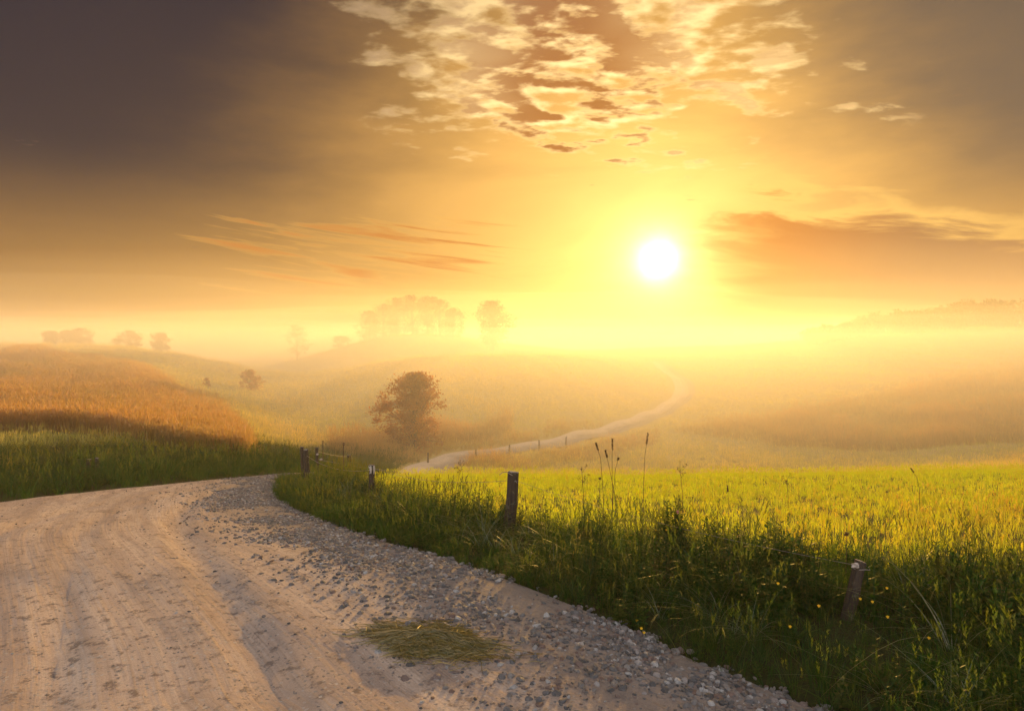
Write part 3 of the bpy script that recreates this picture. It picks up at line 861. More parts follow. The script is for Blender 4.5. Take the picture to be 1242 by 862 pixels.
def make_tree(name, label, cat, loc, h, w, base_h=0.12, tips=120, leaves=30, leaf=0.16, seed=1, stems=4, ragged=0.18, mat=None, group=None, shape=None, clump=0.10):
    """h height, w crown width; limbs run from the foot to points spread through an uneven crown, a bunch of leaves at each"""
    rs = random.Random(seed)
    root = empty(name, loc); tag(root, label, cat, group)
    wood, fol = Foliage(), Foliage()
    lobes = [(rs.uniform(0, 6.28), rs.uniform(0.25, 0.95), rs.uniform(-0.25, 0.42)) for _ in range(12)]
    def radius(u, a):                        # crown radius at height share u, bearing a
        prof = shape(u) if shape else math.sin(math.pi * min(1, max(0.0, u)) ** 0.75) ** 0.6
        k = 1.0
        for la, lu, ls in lobes:
            k += ls * math.exp(-((math.cos(a - la) - 1) ** 2 * 2.2 + ((u - lu) / 0.22) ** 2))
        return 0.5 * w * prof * k * 0.82
    trunk = [Vector((0, 0, -0.15)), Vector((0.02 * w, 0.01 * w, h * base_h)), Vector((-0.02 * w, 0.02 * w, h * 0.4)), Vector((0.0, 0.0, h * 0.72))]
    wood.tube(trunk, 0.028 * h, 0.008 * h, 7)
    ends = []
    for i in range(tips):
        u = rs.random() ** 0.85; a = rs.uniform(0, 6.283)
        rr = radius(u, a) * (rs.random() ** 0.55) * (1 + rs.gauss(0, ragged) * (1 if rs.random() < 0.5 else 0.2))
        z = h * (base_h + (1 - base_h) * u) * (1 + rs.gauss(0, ragged * 0.25))
        z = min(z, h * (0.97 - 0.10 * rs.random() - 0.55 * (rr / (0.5 * w)) ** 2 * (0.6 if h < w else 0.35)))
        p = Vector((rr * math.cos(a), rr * math.sin(a), z))
        ends.append(p)
        if i % 2 == 0:
            s0 = trunk[1].lerp(trunk[3], min(1, max(0, (u - 0.25) * 0.9)))
            mid_ = s0.lerp(p, 0.5) + Vector((0, 0, 0.06 * h * rs.uniform(-0.2, 1)))
            wood.tube([s0, mid_, p], 0.005 * h, 0.0012 * h, 4)
    for p in ends:
        outw = Vector((p.x, p.y, (p.z - 0.5 * h) * 0.6 + 0.2)).normalized()
        cr = clump * w * rs.uniform(0.6, 1.25); br = rs.random()
        for _ in range(leaves):
            q = Vector((rs.gauss(0, 1), rs.gauss(0, 1), rs.gauss(0, 0.75))) * cr * 0.62 + outw * cr * rs.uniform(-0.2, 0.9)
            d = Vector((rs.gauss(0, 1), rs.gauss(0, 1), rs.gauss(0, 0.8))) + outw * 0.6
            sz = leaf * rs.uniform(0.6, 1.3)
            pp = p + q
            pp.z = max(pp.z, 0.02 * h)
            if pp.z > h * 0.99:
                continue
            fol.leaf(pp, d, (rs.gauss(0, 1), rs.gauss(0, 1), 1.2), sz, sz * 0.62, r=0.5 * br + 0.5 * rs.random())
    wood.build('trunk', m_bark, root)
    c_ = fol.build('crown', mat or m_leaf_g, root)
    a_ = c_.data.attributes.new('dryness', 'FLOAT', 'POINT')
    a_.data.foreach_set('value', np.full(len(fol.v), 0.4 + 0.2 * rs.uniform(-1, 1), np.float32))
    return root


make_tree('bushy_tree', 'reddish brown bushy tree beside the far road, nearest tree of all', 'tree', at(502, 48.5), 5.75, 3.7, 0.05, 230, 60, 0.19, seed=11, mat=m_leaf_b, ragged=0.17,
          shape=lambda u: (0.45 + 0.75 * math.sin(math.pi * min(1, u * 0.95 + 0.08)) ** 0.7) * (1 - 0.35 * max(0, u - 0.6) / 0.4), clump=0.095)
p = at(597, 165); dq = cm(165)
make_tree('broadleaf_tree', 'tall hazy broadleaf tree standing alone behind the central slope', 'tree', p, (HY - 365) / F * dq - p.z, 7.0, 0.14, 190, 26, 0.42, seed=5, ragged=0.16)
for i, (px_, topy, w_, d_, lab) in enumerate((
        (62, 402, 3.0, 133, 'leftmost small hazy tree on the crest of the left hill'),
        (82, 401, 3.4, 134, 'small tree just right of the leftmost one on the left hill crest'),
        (99, 398.5, 4.2, 136, 'broadest hazy tree on the crest of the left hill'),
        (156, 401, 4.6, 137, 'round hazy tree standing by itself on the left hill crest'),
        (195, 404, 4.0, 139, 'faint low tree farthest right on the left hill crest'))):
    p = at(px_, d_); w_ *= cm(d_) / d_; d_ = cm(d_)
    make_tree('hill_tree', lab, 'tree', p, (HY - topy) / F * d_ - p.z, w_, 0.02, 110, 26, 0.26, seed=30 + i, shape=lambda u: max(0.0, 1 - u) ** 0.4 * (0.85 + 0.5 * u), group='trees on the left hill crest')
for i, (px_, topy, w_, d_, lab) in enumerate((
        (448, 377, 7, 192, 'lowest tree at the left end of the hazy hilltop clump'),
        (465, 369, 8, 193, 'second tree from the left in the hazy hilltop clump'),
        (481, 361, 8, 194, 'left of the two tallest trees in the hazy hilltop clump'),
        (500, 357.5, 9, 194, 'tallest tree in the middle of the hazy hilltop clump'),
        (518, 358.5, 8, 195, 'tree right of the tallest in the hazy hilltop clump'),
        (533, 363, 8, 194, 'second tree from the right in the hazy hilltop clump'),
        (549, 374, 7, 193, 'low tree at the right end of the hazy hilltop clump'))):
    p = at(px_, d_); w_ *= cm(d_) / d_; d_ = cm(d_)
    make_tree('hilltop_tree', lab, 'tree', p, min(HAZE_TOP - 0.5 - p.z, max(3.0, (HY - topy) / F * d_ - p.z)), w_, 0.03, 110, 24, 0.38, seed=50 + i, shape=lambda u: max(0.0, 1 - u) ** 0.4 * (0.85 + 0.5 * u), group='clump of trees on the far hilltop')
for i, (px_, topy, w_, d_, lab) in enumerate(((360, 393, 7, 200, 'very faint tree dissolving in the haze above the dip, left one'), (414, 408, 7, 190, 'very faint low tree in the haze below the hilltop clump'))):
    p = at(px_, d_); w_ *= cm(d_) / d_; d_ = cm(d_)
    make_tree('broadleaf_tree', lab, 'tree', p, (HY - topy) / F * d_ - p.z, w_, 0.1, 70, 20, 0.36, seed=70 + i, shape=lambda u: max(0.0, 1 - u) ** 0.4 * (0.85 + 0.5 * u))
make_tree('shrub', 'blurred round shrub on the slope in the dip', 'shrub', at(303, 74), 2.0, 2.0, 0.04, 60, 26, 0.2, seed=80, mat=m_leaf_b, shape=lambda u: max(0.0, 1 - u) ** 0.4 * (0.85 + 0.5 * u))
make_tree('shrub', 'tiny pointed shrub at the edge of the grain', 'shrub', at(250, 66), 0.8, 0.75, 0.04, 30, 24, 0.12, seed=81, mat=m_leaf_b, shape=lambda u: max(0.0, 1 - u) ** 0.4 * (0.85 + 0.5 * u))

# the wood on the right skyline: reads as one mass
wood_v = Foliage()
rs = random.Random(99)
for i in range(170):
    px_ = rs.uniform(985, 1640); d_ = rs.uniform(158, 176)
    p = at(px_, d_); d_ = cm(d_); w_ *= cm(d_) / d_; d_ = cm(d_)
    top_y = np.interp(px_, [985, 1010, 1045, 1075, 1110, 1150, 1180, 1240, 1640], [392, 388, 376, 369, 366, 357, 352, 352, 355]) + rs.uniform(-1, 7)
    h = max(2.5, (HY - top_y) / F * d_ - p.z); h = min(h, HAZE_TOP - 0.6 - p.z); w = rs.uniform(3.8, 6.0)
    for k in range(26):
        u = rs.random(); a = rs.uniform(0, 6.28); rr = 0.5 * w * math.sin(math.pi * (0.12 + 0.83 * u)) ** 0.6 * rs.random() ** 0.4
        c0 = p + Vector((rr * math.cos(a), rr * math.sin(a), h * (0.05 + 0.9 * u)))
        for _ in range(16):
            q = Vector((rs.gauss(0, 0.42), rs.gauss(0, 0.42), rs.gauss(0, 0.33)))
            pp = c0 + q
            pp.z = min(pp.z, p.z + h)
            wood_v.leaf(pp, (rs.gauss(0, 1), rs.gauss(0, 1), rs.gauss(0, 1)), (0, 0.3, 1), rs.uniform(0.4, 0.75), rs.uniform(0.3, 0.5), rs.random())
    wood_v.tube([p - Vector((0, 0, 0.3)), p + Vector((0, 0, h * 0.6))], 0.18, 0.08, 5)
wo_ = wood_v.build('woodland', m_leaf_g)
a_ = wo_.data.attributes.new('dryness', 'FLOAT', 'POINT'); a_.data.foreach_set('value', np.full(len(wood_v.v), 0.5, np.float32))
tag(wo_, 'distant hazy wood along the right skyline', None, None, 'stuff')

# ------------------------------------------------------------------ fence posts
m_post, t, out = new_mat('weathered_post_wood')
txo = t.n('ShaderNodeTexCoord').outputs['Object']
mp = t.n('ShaderNodeMapping'); t.put(mp.inputs[0], txo); mp.inputs['Scale'].default_value = (38, 38, 4)
nb = t.noise(mp.outputs[0], 1.0, 6, 0.65, 0.4); nb2 = t.noise(txo, 14, 4, 0.6)
c = t.mix(nb, (0.012, 0.009, 0.007), (0.075, 0.055, 0.04))
c = t.mix(t.sm(0.56, 0.68, nb2), c, (0.10, 0.095, 0.07))
principled(t, out, c, 0.9, 0.2, nb, 0.9, 0.012)
m_cut, t, out = new_mat('grey_end_grain')
nb = t.noise(t.n('ShaderNodeTexCoord').outputs['Object'], 30, 4, 0.6)
principled(t, out, t.mix(nb, (0.12, 0.10, 0.085), (0.34, 0.30, 0.27)), 0.9, 0.2, nb, 0.6, 0.01)
m_pale, t, out = new_mat('pale_bare_wood')
nb = t.noise(t.n('ShaderNodeTexCoord').outputs['Object'], 22, 4, 0.6)
principled(t, out, t.mix(nb, (0.40, 0.33, 0.25), (0.62, 0.55, 0.45)), 0.85, 0.2, nb, 0.5, 0.01)
m_rag, t, out = new_mat('white_insulator')
nb = t.noise(t.n('ShaderNodeTexCoord').outputs['Object'], 40, 4, 0.6)
principled(t, out, t.mix(nb, (0.30, 0.24, 0.19), (0.52, 0.44, 0.37)), 0.6, 0.4, nb, 0.4, 0.005)
m_wire, t, out = new_mat('galvanised_wire')
b_ = principled(t, out, (0.25, 0.22, 0.19), 0.55, 0.5); b_.inputs['Metallic'].default_value = 0.6
m_rust, t, out = new_mat('rusty_iron')
nb = t.noise(t.n('ShaderNodeTexCoord').outputs['Object'], 25, 4, 0.6)
principled(t, out, t.mix(nb, (0.05, 0.03, 0.02), (0.14, 0.07, 0.04)), 0.8, 0.3)


def log_mesh(name, p0, p1, r0, r1, mat, parent, seed, sides=14, rings=9, jag=0.06, cap_mat=None):
    """a split, slightly crooked round of timber"""
    rs = random.Random(seed); p0, p1 = Vector(p0), Vector(p1)
    ax = (p1 - p0).normalized(); a = ax.cross(Vector((0.2, 1, 0))).normalized(); b = a.cross(ax)
    prof = [1 + 0.11 * rs.gauss(0, 1) for _ in range(sides)]
    vs, fs = [], []
    for i in range(rings):
        q = i / (rings - 1); c0 = p0.lerp(p1, q) + a * 0.12 * r0 * math.sin(q * 5 + seed) + b * 0.1 * r0 * math.sin(q * 4 + 2)
        for j in range(sides):
            an = 2 * math.pi * j / sides
            r = (r0 + (r1 - r0) * q) * (prof[j] + 0.05 * rs.gauss(0, 1))
            off = (rs.uniform(-1, 1) * jag * r1 * 2 if i == rings - 1 else 0)
            vs.append(c0 + a * r * math.cos(an) + b * r * math.sin(an) + ax * off)
    for i in range(rings - 1):
        for j in range(sides):
            k = i * sides + j; k2 = i * sides + (j + 1) % sides
            fs.append((k, k2, k2 + sides, k + sides))
    o = mesh_np(name, vs, fs, mat, parent, smooth=False)
    top = [(rings - 1) * sides + j for j in range(sides)]
    cv = [vs[k] for k in top]; cc = sum((Vector(v) for v in cv), Vector()) / sides + ax * 0.008
    mesh_np('end_grain', cv + [cc], [(j, (j + 1) % sides, sides) for j in range(sides)], cap_mat or m_cut, o)
    return o


def lump(name, mat, parent, loc, size, seed, sub=2, rough=0.25):
    rs = random.Random(seed)
    bm = bmesh.new(); bmesh.ops.create_icosphere(bm, subdivisions=sub, radius=1)
    off = rs.uniform(0, 100)
    for v in bm.verts:
        k = 1 + rough * mnoise.noise(v.co * 1.4 + Vector((off, off, off))) * 1.6
        v.co = Vector((v.co.x * size[0], v.co.y * size[1], v.co.z * size[2])) * k
    me = bpy.data.meshes.new(name); bm.to_mesh(me); bm.free(); me.materials.append(mat)
    o = bpy.data.objects.new(name, me); COL.objects.link(o); o.location = loc
    if parent:
        o.parent = parent
    return o


def fence_post(label, px, d, top_px, top_y, r, seed, group='posts of the field fence', d_top=None):
    base = at(px, d)
    root = empty('fence_post', base); tag(root, label, 'fence post', group)
    dt = d_top or d
    tip_ = Vector(((top_px - CX) / F * dt, dt, (HY - top_y) / F * dt)) - base
    log_mesh('post_shaft', (0, 0, -0.25), tip_, r * 1.08, r * 0.95, m_post, root, seed)
    return root, base + tip_


def tube_obj(name, pts, r, mat, parent=None, sides=6):
    F_ = Foliage(); F_.tube(pts, r, r, sides)
    return mesh_np(name, F_.v, F_.f, mat, parent)


# nearest: a short leaning stub with a white insulator
pA, topA = fence_post('short leaning dark post with white insulator, nearest post at lower right', 1019, 5.3, 1047, 682, 0.046, 3, d_top=5.42)
tl = topA - pA.location
lump('insulator', m_rag, pA, tl + Vector((-0.06, -0.03, -0.02)), (0.034, 0.022, 0.020), 4, 3, 0.7)
tube_obj('wire_tie', [tl + Vector((0.065 * math.cos(a) - 0.005, 0.065 * math.sin(a), -0.05 + 0.006 * math.sin(3 * a))) for a in np.linspace(0, 6.28, 14)], 0.004, m_wire, pA)
# the tall dark one in the middle
pB, topB = fence_post('tall dark weathered post leaning right in the middle of the verge', 615, 8.55, 623.5, 572.5, 0.068, 8)
tl = topB - pB.location
tube_obj('wire_tie', [tl + Vector((-0.02, -0.08, -0.03)), tl + Vector((-0.10, -0.05, 0.01)), tl + Vector((-0.15, -0.03, 0.0)), tl + Vector((-0.19, -0.02, -0.035))], 0.005, m_wire, pB)
tube_obj('staple', [tl + Vector((0.01, -0.082, -0.10)), tl + Vector((0.03, -0.10, -0.11)), tl + Vector((0.04, -0.082, -0.13))], 0.004, m_wire, pB)
# the pale topped one
pC, topC = fence_post('slim post with a pale bare top, left of the tall dark post', 449.5, 13.0, 450.5, 564, 0.055, 14)
tl = topC - pC.location
log_mesh('bare_wood_band', tl * 0.76, tl * 0.985, 0.0575, 0.056, m_pale, pC, 15, jag=0.0)
# the pair and the one behind at the bend
pD, topD = fence_post('thick dark post in front of its pair where the road bends away', 372, 17.4, 370.5, 545.5, 0.066, 21)
pE, topE = fence_post('rear post of the pair at the bend, its top showing above left', 367, 18.6, 366, 542, 0.052, 22)
pF, topF = fence_post('small post with white insulator right of the pair at the bend', 385.5, 20.5, 384, 543, 0.045, 23)
lump('insulator', m_rag, pF, topF - pF.location + Vector((0.03, -0.05, -0.20)), (0.035, 0.03, 0.03), 24, 2, 0.4)
lump('insulator', m_rag, pF, topF - pF.location + Vector((0.14, -0.06, -0.36)), (0.045, 0.03, 0.035), 25, 2, 0.4)
pG, topG = fence_post('short dark stub at the end of the wires beyond the bend', 423, 23.5, 423, 552, 0.07, 26)
for px_, d_, ty, lab in ((106, 18.6, 557, 'left of two low rotten stubs in the bank beyond the bend'), (116, 18.9, 555.5, 'right of two low rotten stubs in the bank beyond the bend')):
    fence_post(lab, px_, d_, px_ + 1, ty, 0.06, 30 + px_, group='rotten stubs in the far bank')
for px_, by, ty, lab in ((519, 560, 549, 'first little post along the far road, nearest its visible start'), (577, 553.5, 545, 'second little post along the far road, right of the bushy tree'),
                         (618, 548.5, 540, 'third little post along the far road'), (654, 542.5, 534, 'fourth little post along the far road'),
                         (687, 537.5, 530, 'fifth and farthest little post along the far road')):
    hx, hd = hit(px_, by + 1.5, 38)
    fence_post(lab, px_, hd, px_, ty, 0.06, 40 + px_, group='little posts along the far road')
# iron stakes
for px_, d_, ty, lab in ((416, 16.6, 537, 'tall thin iron stake between the pair of posts and the pale topped one'), (391, 19.5, 534.5, 'thin faint iron stake just right of the posts at the bend')):
    b_ = at(px_, d_)
    root = empty('iron_stake', b_); tag(root, lab, 'stake', 'thin iron stakes')
    hh = (HY - ty) / F * d_ - b_.z
    tube_obj('rod', [(0, 0, -0.2), (0.01, 0, hh * 0.5), (0.0, 0, hh)], 0.011, m_rust, root)
    tube_obj('hook', [(0, 0, hh * 0.93), (0.03, 0, hh * 0.95), (0.035, 0, hh * 0.99), (0.01, 0, hh)], 0.006, m_rust, root)


def wire(label, a, b, sag, r=0.0035):
    pts = [a.lerp(b, q) - Vector((0, 0, sag * 4 * q * (1 - q))) for q in np.linspace(0, 1, 25)]
    o = tube_obj('fence_wire', pts, r, m_wire)
    tag(o, label, 'wire', 'wires of the field fence')


wire('slack wire from the leaning stub to the tall dark post', topA + Vector((-0.07, -0.02, -0.02)), topB + Vector((0.02, -0.06, -0.10)), 0.07, 0.0018)
wire('thin wire from the tall dark post to the pale topped post', topB + Vector((-0.06, -0.05, -0.10)), topC + Vector((0.04, -0.03, -0.06)), 0.12, 0.003)
wire('wire from the pale topped post to the pair at the bend', topC + Vector((-0.04, 0, -0.10)), topD + Vector((0.04, -0.05, -0.15)), 0.15, 0.004)
wire('upper wire from the small post at the bend to the dark stub', topF + Vector((0.04, -0.03, -0.12)), topG + Vector((-0.06, -0.03, -0.05)), 0.03, 0.008)
wire('lower wire from the small post towards the mown field', topF + Vector((0.05, -0.03, -0.36)), at(470, 20.5) + Vector((0, 0, 0.22)), 0.03, 0.008)

# ------------------------------------------------------------------ stones
m_stone, t, out = new_mat('road_stones')
oi = t.n('ShaderNodeObjectInfo').outputs['Random']
ti = t.n('ShaderNodeAttribute', attribute_name='tint', attribute_type='INSTANCER').outputs['Fac']
txo = t.n('ShaderNodeTexCoord').outputs['Object']
nb = t.noise(txo, 2.2, 5, 0.65)
c = t.ramp(t.m('ADD', ti, t.m('MULTIPLY', oi, 0.35), clamp=True), [(0, (0.055, 0.055, 0.058)), (0.35, (0.13, 0.125, 0.125)), (0.6, (0.22, 0.20, 0.185)), (0.82, (0.16, 0.10, 0.08)), (1, (0.36, 0.35, 0.34))])
c = t.mix(t.m('MULTIPLY', t.sm(0.42, 0.66, nb), 0.5), c, t.scale(c, 0.5))
principled(t, out, c, 0.75, 0.4, nb, 0.5, 0.1)
m_white_stone, t, out = new_mat('white_stone')
nb = t.noise(t.n('ShaderNodeTexCoord').outputs['Object'], 30, 5, 0.65)
principled(t, out, t.mix(nb, (0.55, 0.53, 0.50), (0.85, 0.83, 0.80)), 0.6, 0.4, nb, 0.4, 0.01)


def stone_mesh(seed, sub=2):
    rs = random.Random(seed); bm = bmesh.new(); bmesh.ops.create_icosphere(bm, subdivisions=sub, radius=1)
    off = rs.uniform(0, 50); sq = (rs.uniform(0.8, 1.25), rs.uniform(0.7, 1.0), rs.uniform(0.38, 0.65))
    cuts = [(Vector((rs.gauss(0, 1), rs.gauss(0, 1), rs.gauss(0, 1))).normalized(), rs.uniform(0.55, 0.85)) for _ in range(6)]
    for v in bm.verts:
        co = v.co * (1 + 0.35 * mnoise.noise(v.co * 1.3 + Vector((off, 0, off))))
        for n_, k in cuts:
            e = co.dot(n_) - k
            if e > 0:
                co = co - n_ * e * 0.85
        v.co = Vector((co.x * sq[0], co.y * sq[1], co.z * sq[2]))
    me = bpy.data.meshes.new('stone'); bm.to_mesh(me); bm.free(); me.materials.append(m_stone)
    return me


stone_meshes = [stone_mesh(100 + i) for i in range(7)]
c_st = bpy.data.collections.new('stone_shapes')
for me in stone_meshes:
    c_st.objects.link(bpy.data.objects.new('stone_shape', me))


CELL = 0.16
hsum, hcnt = np.zeros((200, 250)), np.zeros((200, 250))
ri, rj = ((RX.ravel() + 14) / CELL).astype(int), ((RY.ravel() + 10) / CELL).astype(int)
k = (ri >= 0) & (ri < 200) & (rj >= 0) & (rj < 250)
np.add.at(hsum, (ri[k], rj[k]), RZ.ravel()[k] - ground(RX.ravel()[k], RY.ravel()[k])); np.add.at(hcnt, (ri[k], rj[k]), 1)
lift = np.where(hcnt > 0, hsum / np.maximum(hcnt, 1), 0.0)


def road_surface(x, y):
    """height of the road sheet, ruts included"""
    x = np.asarray(x, float); y = np.asarray(y, float)
    i_, j_ = np.clip(((x + 14) / CELL).astype(int), 0, 199), np.clip(((y + 10) / CELL).astype(int), 0, 249)
    return ground(x, y) + lift[i_, j_]


def gravel_pts(n, umax):
    """spots on the road surface within umax of its inner edge, and how far in each one lies"""
    x_ = rng.uniform(-10, 5, n); y_ = rng.uniform(1, 24, n)
    seg_ = inner_c[(inner_c[:, 1] > 0) & (inner_c[:, 1] < 26)]
    u_ = dist_to(seg_, x_, y_, 2)
    k_ = u_ < umax; x_, y_, u_ = x_[k_], y_[k_], u_[k_]
    ins_ = inside(ROAD_POLY, x_, y_)
    k_ = ins_ | (u_ < 0.10)
    return x_[k_], y_[k_], np.where(ins_, u_, -u_)[k_]


gx_, gy_, gu_ = gravel_pts(1000000, 2.4)
mk = fbm(gx_, gy_, 0.8, 61.0)
dens = 0.6 * np.exp(-((gu_ - 0.35) / 0.62) ** 2) + 0.07 * np.exp(-(gu_ / 1.4) ** 2)
k = rng.random(len(gx_)) < dens * np.clip(0.7 + 1.9 * mk, 0.05, 1.4) * np.clip((26 - gy_) / 6, 0, 1)
gx_, gy_, gu_ = gx_[k], gy_[k], gu_[k]
u_idx = np.clip(gu_, 0, None)
zz_ = road_surface(gx_, gy_) + 0.002
gsz = np.minimum(0.0085 * np.exp(rng.gamma(1.2, 0.5, len(gx_))), 0.034)
zz_ = zz_ - 0.1 * gsz
scatter('gravel', 'grey gravel strewn along the inner edge of the road', c_st, gx_, gy_, gsz, rng.random(len(gx_)) ** 1.3 * 0.9, tilt=0.35, z=zz_)
# loose grit over the whole carriageway
ii = rng.integers(0, NI, 26000); ii = ii[(inner_c[ii, 1] > -2) & (inner_c[ii, 1] < 22)]
uu_ = rng.random(len(ii))[:, None]
P_ = inner_c[ii] * (1 - uu_) + outer_c[ii] * uu_ + rng.normal(0, 0.1, (len(ii), 2))
scatter('grit', 'loose dark grit scattered over the sandy road', c_st, P_[:, 0], P_[:, 1], np.minimum(0.0042 * np.exp(rng.gamma(1.1, 0.45, len(ii))), 0.016), rng.random(len(ii)) ** 1.5 * 0.8, tilt=0.35, z=road_surface(P_[:, 0], P_[:, 1]))
# the larger ones, each by itself
rs = random.Random(5)
bx, by_, bu = gravel_pts(1600, 1.5)
cnt = 0
for x_, y_, u_ in zip(bx, by_, bu):
    if cnt >= 56 or y_ < 3.6 or abs((x_ / y_) * F) > 640:
        continue
    o = bpy.data.objects.new('stone', stone_meshes[cnt % 7]); COL.objects.link(o)
    s_ = rs.uniform(0.024, 0.042)
    o.scale = (s_, s_, s_); o.rotation_euler = (rs.gauss(0, 0.2), rs.gauss(0, 0.2), rs.uniform(0, 6.28))
    o.location = (x_, y_, float(road_surface(x_, y_)) + s_ * 0.15)
    tag(o, 'larger grey stone among the gravel at the road edge', 'stone', 'larger stones in the gravel'); cnt += 1
hx, hd = hit(768, 791)
o = bpy.data.objects.new('stone', stone_mesh(222)); COL.objects.link(o)
o.data.materials.clear(); o.data.materials.append(m_white_stone)
o.scale = (0.032, 0.032, 0.042); o.location = (hx, hd, float(road_surface(hx, hd)) + 0.008)
tag(o, 'single bright white stone in the gravel at the bottom', 'stone')

# ------------------------------------------------------------------ cut grass lying on the road
m_hay = leaf_mat('wilted_cut_grass', (0.09, 0.095, 0.015), (0.28, 0.19, 0.05), (0.12, 0.13, 0.01), (0.3, 0.2, 0.04), trans=0.3, gloss=0.05, attr='dryness')
hay = Foliage(); rs = random.Random(17); dryv = []
hx, hd = hit(515, 789)
for i in range(2200):
    q = rs.gauss(0, 0.34)
    if rs.random() < 0.12:
        q = abs(q) + 0.25
    ox = q * 0.52; oy = rs.gauss(0, 0.095) * (1.25 - 0.5 * abs(q)) - 0.12 * q
    ln = rs.uniform(0.10, 0.36); oy += 0.05 * math.sin(ox * 14) + (rs.gauss(0, 0.12) if rs.random() < 0.06 else 0); a = rs.gauss(-0.12, 0.5) + (math.pi if rs.random() < 0.4 else 0)
    top_h = 0.085 * math.exp(-(ox / 0.42) ** 2 - (oy / 0.12) ** 2)
    zc = 0.012 + top_h * rs.random() ** 0.5
    dvx, dvy = math.cos(a), math.sin(a)
    pts = []
    bend = rs.gauss(0, 0.12)
    for s_ in (-0.5, -0.17, 0.17, 0.5):
        pts.append(Vector((ox + dvx * ln * s_ - dvy * bend * s_ * s_ * ln * 4, oy + dvy * ln * s_ + dvx * bend * s_ * s_ * ln * 4,
                           max(0.01, zc * (1 - 0.9 * abs(s_)) + rs.gauss(0, 0.006)))))
    hay.tube(pts, 0.0028, 0.0012, 3, rs.random(), rs.random())
    dryv += [min(1, max(0, rs.gauss(0.6, 0.3)))] * 12
ho_ = hay.build('cut_grass', m_hay)
a_ = ho_.data.attributes.new('dryness', 'FLOAT', 'POINT'); a_.data.foreach_set('value', np.array(dryv, np.float32))
ho_.location = (hx, hd, float(road_surface(hx, hd)) + 0.004); ho_.rotation_euler = (math.atan(-0.03), 0, R(-5))
tag(ho_, 'flat heap of wilted cut grass lying on the road', 'cut grass')

# ------------------------------------------------------------------ single dry stalks standing above the grass
m_stalk = leaf_mat('dead_brown_stalk', (0.07, 0.035, 0.015), (0.20, 0.11, 0.05), (0.08, 0.04, 0.01), (0.2, 0.1, 0.03), trans=0.15, gloss=0.03, attr='dryness', var=0.2)


def finish_leafy(F_, name, mat, parent, dv):
    o = F_.build(name, mat, parent)
    a_ = o.data.attributes.new('dryness', 'FLOAT', 'POINT'); a_.data.foreach_set('value', np.full(len(F_.v), dv, np.float32))
    return o


def stalk(label, px, d, tops, kind, seed, thick=0.0045):
    """tops: picture-independent list of (bearing column, height row) the stem passes on its way up"""
    rs = random.Random(seed); b = at(px, d); root = empty('dry_stalk', b); tag(root, label, 'dry stalk', 'dry stalks above the field grass')
    pts = [Vector((0, 0, -0.05))] + [Vector(((c_ - CX) / F * d, d + 0.02 * i, (HY - y_) / F * d)) - b for i, (c_, y_) in enumerate(tops)]
    F_ = Foliage(); F_.tube(pts, thick, thick * 0.5, 5, 0.3, 0.3); finish_leafy(F_, 'stem', m_stalk, root, 0.3)
    e, e0 = pts[-1], pts[-2]
    H = Foliage()
    if kind == 'spike':
        for k in range(70):
            u_ = rs.random(); p_ = e.lerp(e0, u_ * 0.5); aa = rs.uniform(0, 6.28)
            H.leaf(p_, (math.cos(aa), math.sin(aa), 0.9), (rs.gauss(0, 1), rs.gauss(0, 1), 0.3), 0.022, 0.012, rs.random(), 0.4)
    elif kind == 'branched':
        for k in range(7):
            u_ = rs.uniform(0.0, 0.75); p_ = e.lerp(e0, u_); aa = rs.uniform(0, 6.28); ln = rs.uniform(0.05, 0.13)
            q_ = p_ + Vector((math.cos(aa) * ln * 0.7, math.sin(aa) * ln * 0.7, ln * 0.9))
            H.tube([p_, p_.lerp(q_, 0.6) + Vector((0, 0, -0.01)), q_], 0.002, 0.0015, 3, 0.2, 0.2)
            for m_ in range(12):
                H.leaf(q_ + Vector((rs.gauss(0, 0.008), rs.gauss(0, 0.008), rs.gauss(0, 0.008))), (rs.gauss(0, 1), rs.gauss(0, 1), rs.gauss(0.4, 1)), (0, 0.2, 1), 0.016, 0.012, rs.random(), 0.4)
    else:
        for k in range(60):
            p_ = e.lerp(e0, rs.random() * 0.22) + Vector((rs.gauss(0, 0.006), rs.gauss(0, 0.006), 0)); aa = rs.uniform(0, 6.28)
            H.leaf(p_, (math.cos(aa), math.sin(aa), 0.5), (rs.gauss(0, 1), 0, 0.6), 0.018, 0.014, rs.random(), 0.2)
    finish_leafy(H, 'seed_head', m_stalk, root, 0.15)


stalk('tall bent stalk with a drooping brown spike, left of the tallest group', 733, 8.8, [(732, 600), (729, 556), (723, 538)], 'spike', 1)
stalk('straight thin stalk in the middle of the tallest group', 743, 8.9, [(743, 600), (743, 560), (743.5, 533)], 'spike', 2)
stalk('leaning stalk with narrow spike just left of the dark club', 748, 9.0, [(746, 600), (739, 565), (735, 547)], 'spike', 3)
stalk('stalk topped by a dark brown club, right in the tallest group', 742, 9.0, [(744, 602), (747, 570), (751, 556)], 'club', 4)
stalk('single slanting stalk right of the tallest group, over the far slope', 780, 9.2, [(781, 590), (783, 552), (787, 526)], 'spike', 5)
stalk('branched weed with small round heads between tall post and stalk group', 709, 8.6, [(709, 630), (708, 600), (706, 567)], 'branched', 6, 0.006)
stalk('short stalk with a dark knot right of the branched weed', 727, 9.4, [(727, 610), (728, 592), (728, 580)], 'club', 7)
stalk('thin brown stalk with ragged head over the field, right of centre', 829, 9.2, [(829, 610), (828, 590), (826, 567)], 'branched', 8)
stalk('short upright spike in the field left of the brown patch', 885, 9.6, [(885, 620), (885, 605), (884, 590)], 'spike', 9)
stalk('pale short stalk in the middle of the right field', 957, 10.6, [(957, 605), (957, 595), (956, 583)], 'branched', 10)
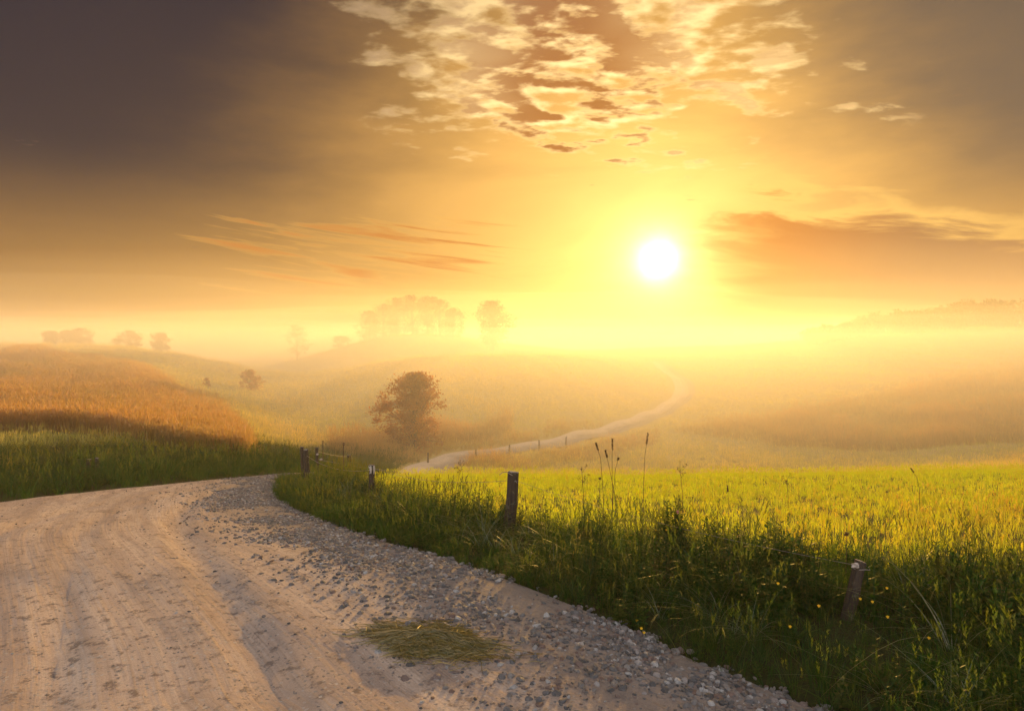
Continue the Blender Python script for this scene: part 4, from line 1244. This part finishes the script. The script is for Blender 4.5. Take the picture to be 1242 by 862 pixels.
stalk('curved dark stalk bending left at the far right of the field', 1117, 11.5, [(1116.5, 592), (1114, 579), (1107.5, 569)], 'spike', 11)
stalk('forked little stalk on the brow of the field by the far road', 562, 15.5, [(561, 575), (560, 570), (558, 563)], 'branched', 12)
stalk('thin leaning stalk in the field between the two nearer posts', 549, 11.0, [(551, 600), (555, 585), (558, 572)], 'branched', 13)
stalk('bare twig rising from the verge left of the leaning stub', 1027, 5.9, [(1028, 690), (1030, 665), (1031, 648)], 'club', 14, 0.003)

# ------------------------------------------------------------------ flowers
m_yel, t, out = new_mat('yellow_petals')
principled(t, out, (0.75, 0.48, 0.02), 0.6, 0.2)
m_pink, t, out = new_mat('pink_petals')
principled(t, out, (0.55, 0.17, 0.22), 0.7, 0.2)


def flower(px, d, py, kind, seed):
    rs = random.Random(seed); b = at(px, d); top = Vector((rs.gauss(0, 0.02), rs.gauss(0, 0.02), (HY - py) / F * d - b.z))
    name, lab, cat, grp = ('buttercup', 'small yellow flower among the dark verge grass', 'flower', 'yellow flowers in the verge') if kind == 'y' else \
                          ('clover_flower', 'small pink flower head low in the verge grass', 'flower', 'pink flowers in the verge')
    root = empty(name, b); tag(root, lab, cat, grp)
    F_ = Foliage(); F_.tube([(0, 0, -0.03), top * 0.5 + Vector((0.01, 0, 0)), top], 0.002, 0.0015, 4, 0.4, 0.2)
    so = F_.build('stem', m_weed, root)
    P = Foliage()
    if kind == 'y':
        for k in range(6):
            a = k * 1.047 + 0.3
            P.leaf(top, (math.cos(a), math.sin(a) - 0.4, 0.35), (0, -0.4, 1), 0.013, 0.012)
            P.leaf(top, (math.cos(a), -0.5, math.sin(a)), (0, -1, 0.2), 0.012, 0.011)
    else:
        for k in range(46):
            v = Vector((rs.gauss(0, 1), rs.gauss(0, 1), rs.gauss(0.2, 1))).normalized()
            P.leaf(top + v * 0.008, v, (rs.gauss(0, 1), rs.gauss(0, 1), 1), 0.013, 0.006)
    P.build('bloom', m_yel if kind == 'y' else m_pink, root)


for i, (px_, d_, py_, k_) in enumerate(((788, 7.0, 641, 'y'), (800, 7.1, 644, 'y'), (806, 7.0, 643, 'y'), (812, 7.1, 650, 'y'), (765, 7.3, 650, 'y'), (945, 4.7, 710, 'y'), (1050, 4.9, 728, 'y'), (1061, 4.9, 730, 'y'),
                                        (1079, 5.1, 717, 'y'), (995, 4.6, 736, 'y'), (962, 4.5, 761, 'y'), (772, 5.2, 753, 'y'), (784, 4.9, 767, 'y'), (786, 4.9, 762, 'y'), (1130, 4.5, 776, 'y'), (470, 10.5, 643, 'y'), (520, 9.8, 640, 'y'),
                                        (1085, 4.6, 750, 'y'), (640, 7.3, 678, 'p'), (643, 7.4, 672, 'p'), (655, 7.3, 679, 'p'), (660, 7.7, 661, 'p'), (693, 7.5, 662, 'p'), (514, 10.0, 633, 'p'), (541, 9.7, 632, 'p'), (824, 7.0, 621, 'p'))):
    flower(px_, d_, py_, k_, 300 + i)

# two broad leafy plants that stand out of the verge
for px_, d_, h_, lab, sd in ((816, 7.2, 0.62, 'dark leafy thistle-like plant rising over the verge right of the stalks', 61), (935, 6.2, 0.55, 'dense dark bushy weed in the verge left of the leaning stub', 62)):
    random.seed(sd)
    b = at(px_, d_); root = empty('leafy_weed', b); tag(root, lab, 'weed')
    for k in range(5):
        W_ = weed(h_, 26, 0.11, 0.042, 0.3)
        so = W_.build('leafy_stem', m_weed, root); so.location = (random.gauss(0, 0.07), random.gauss(0, 0.06), 0); so.rotation_euler = (0, 0, random.uniform(0, 6))
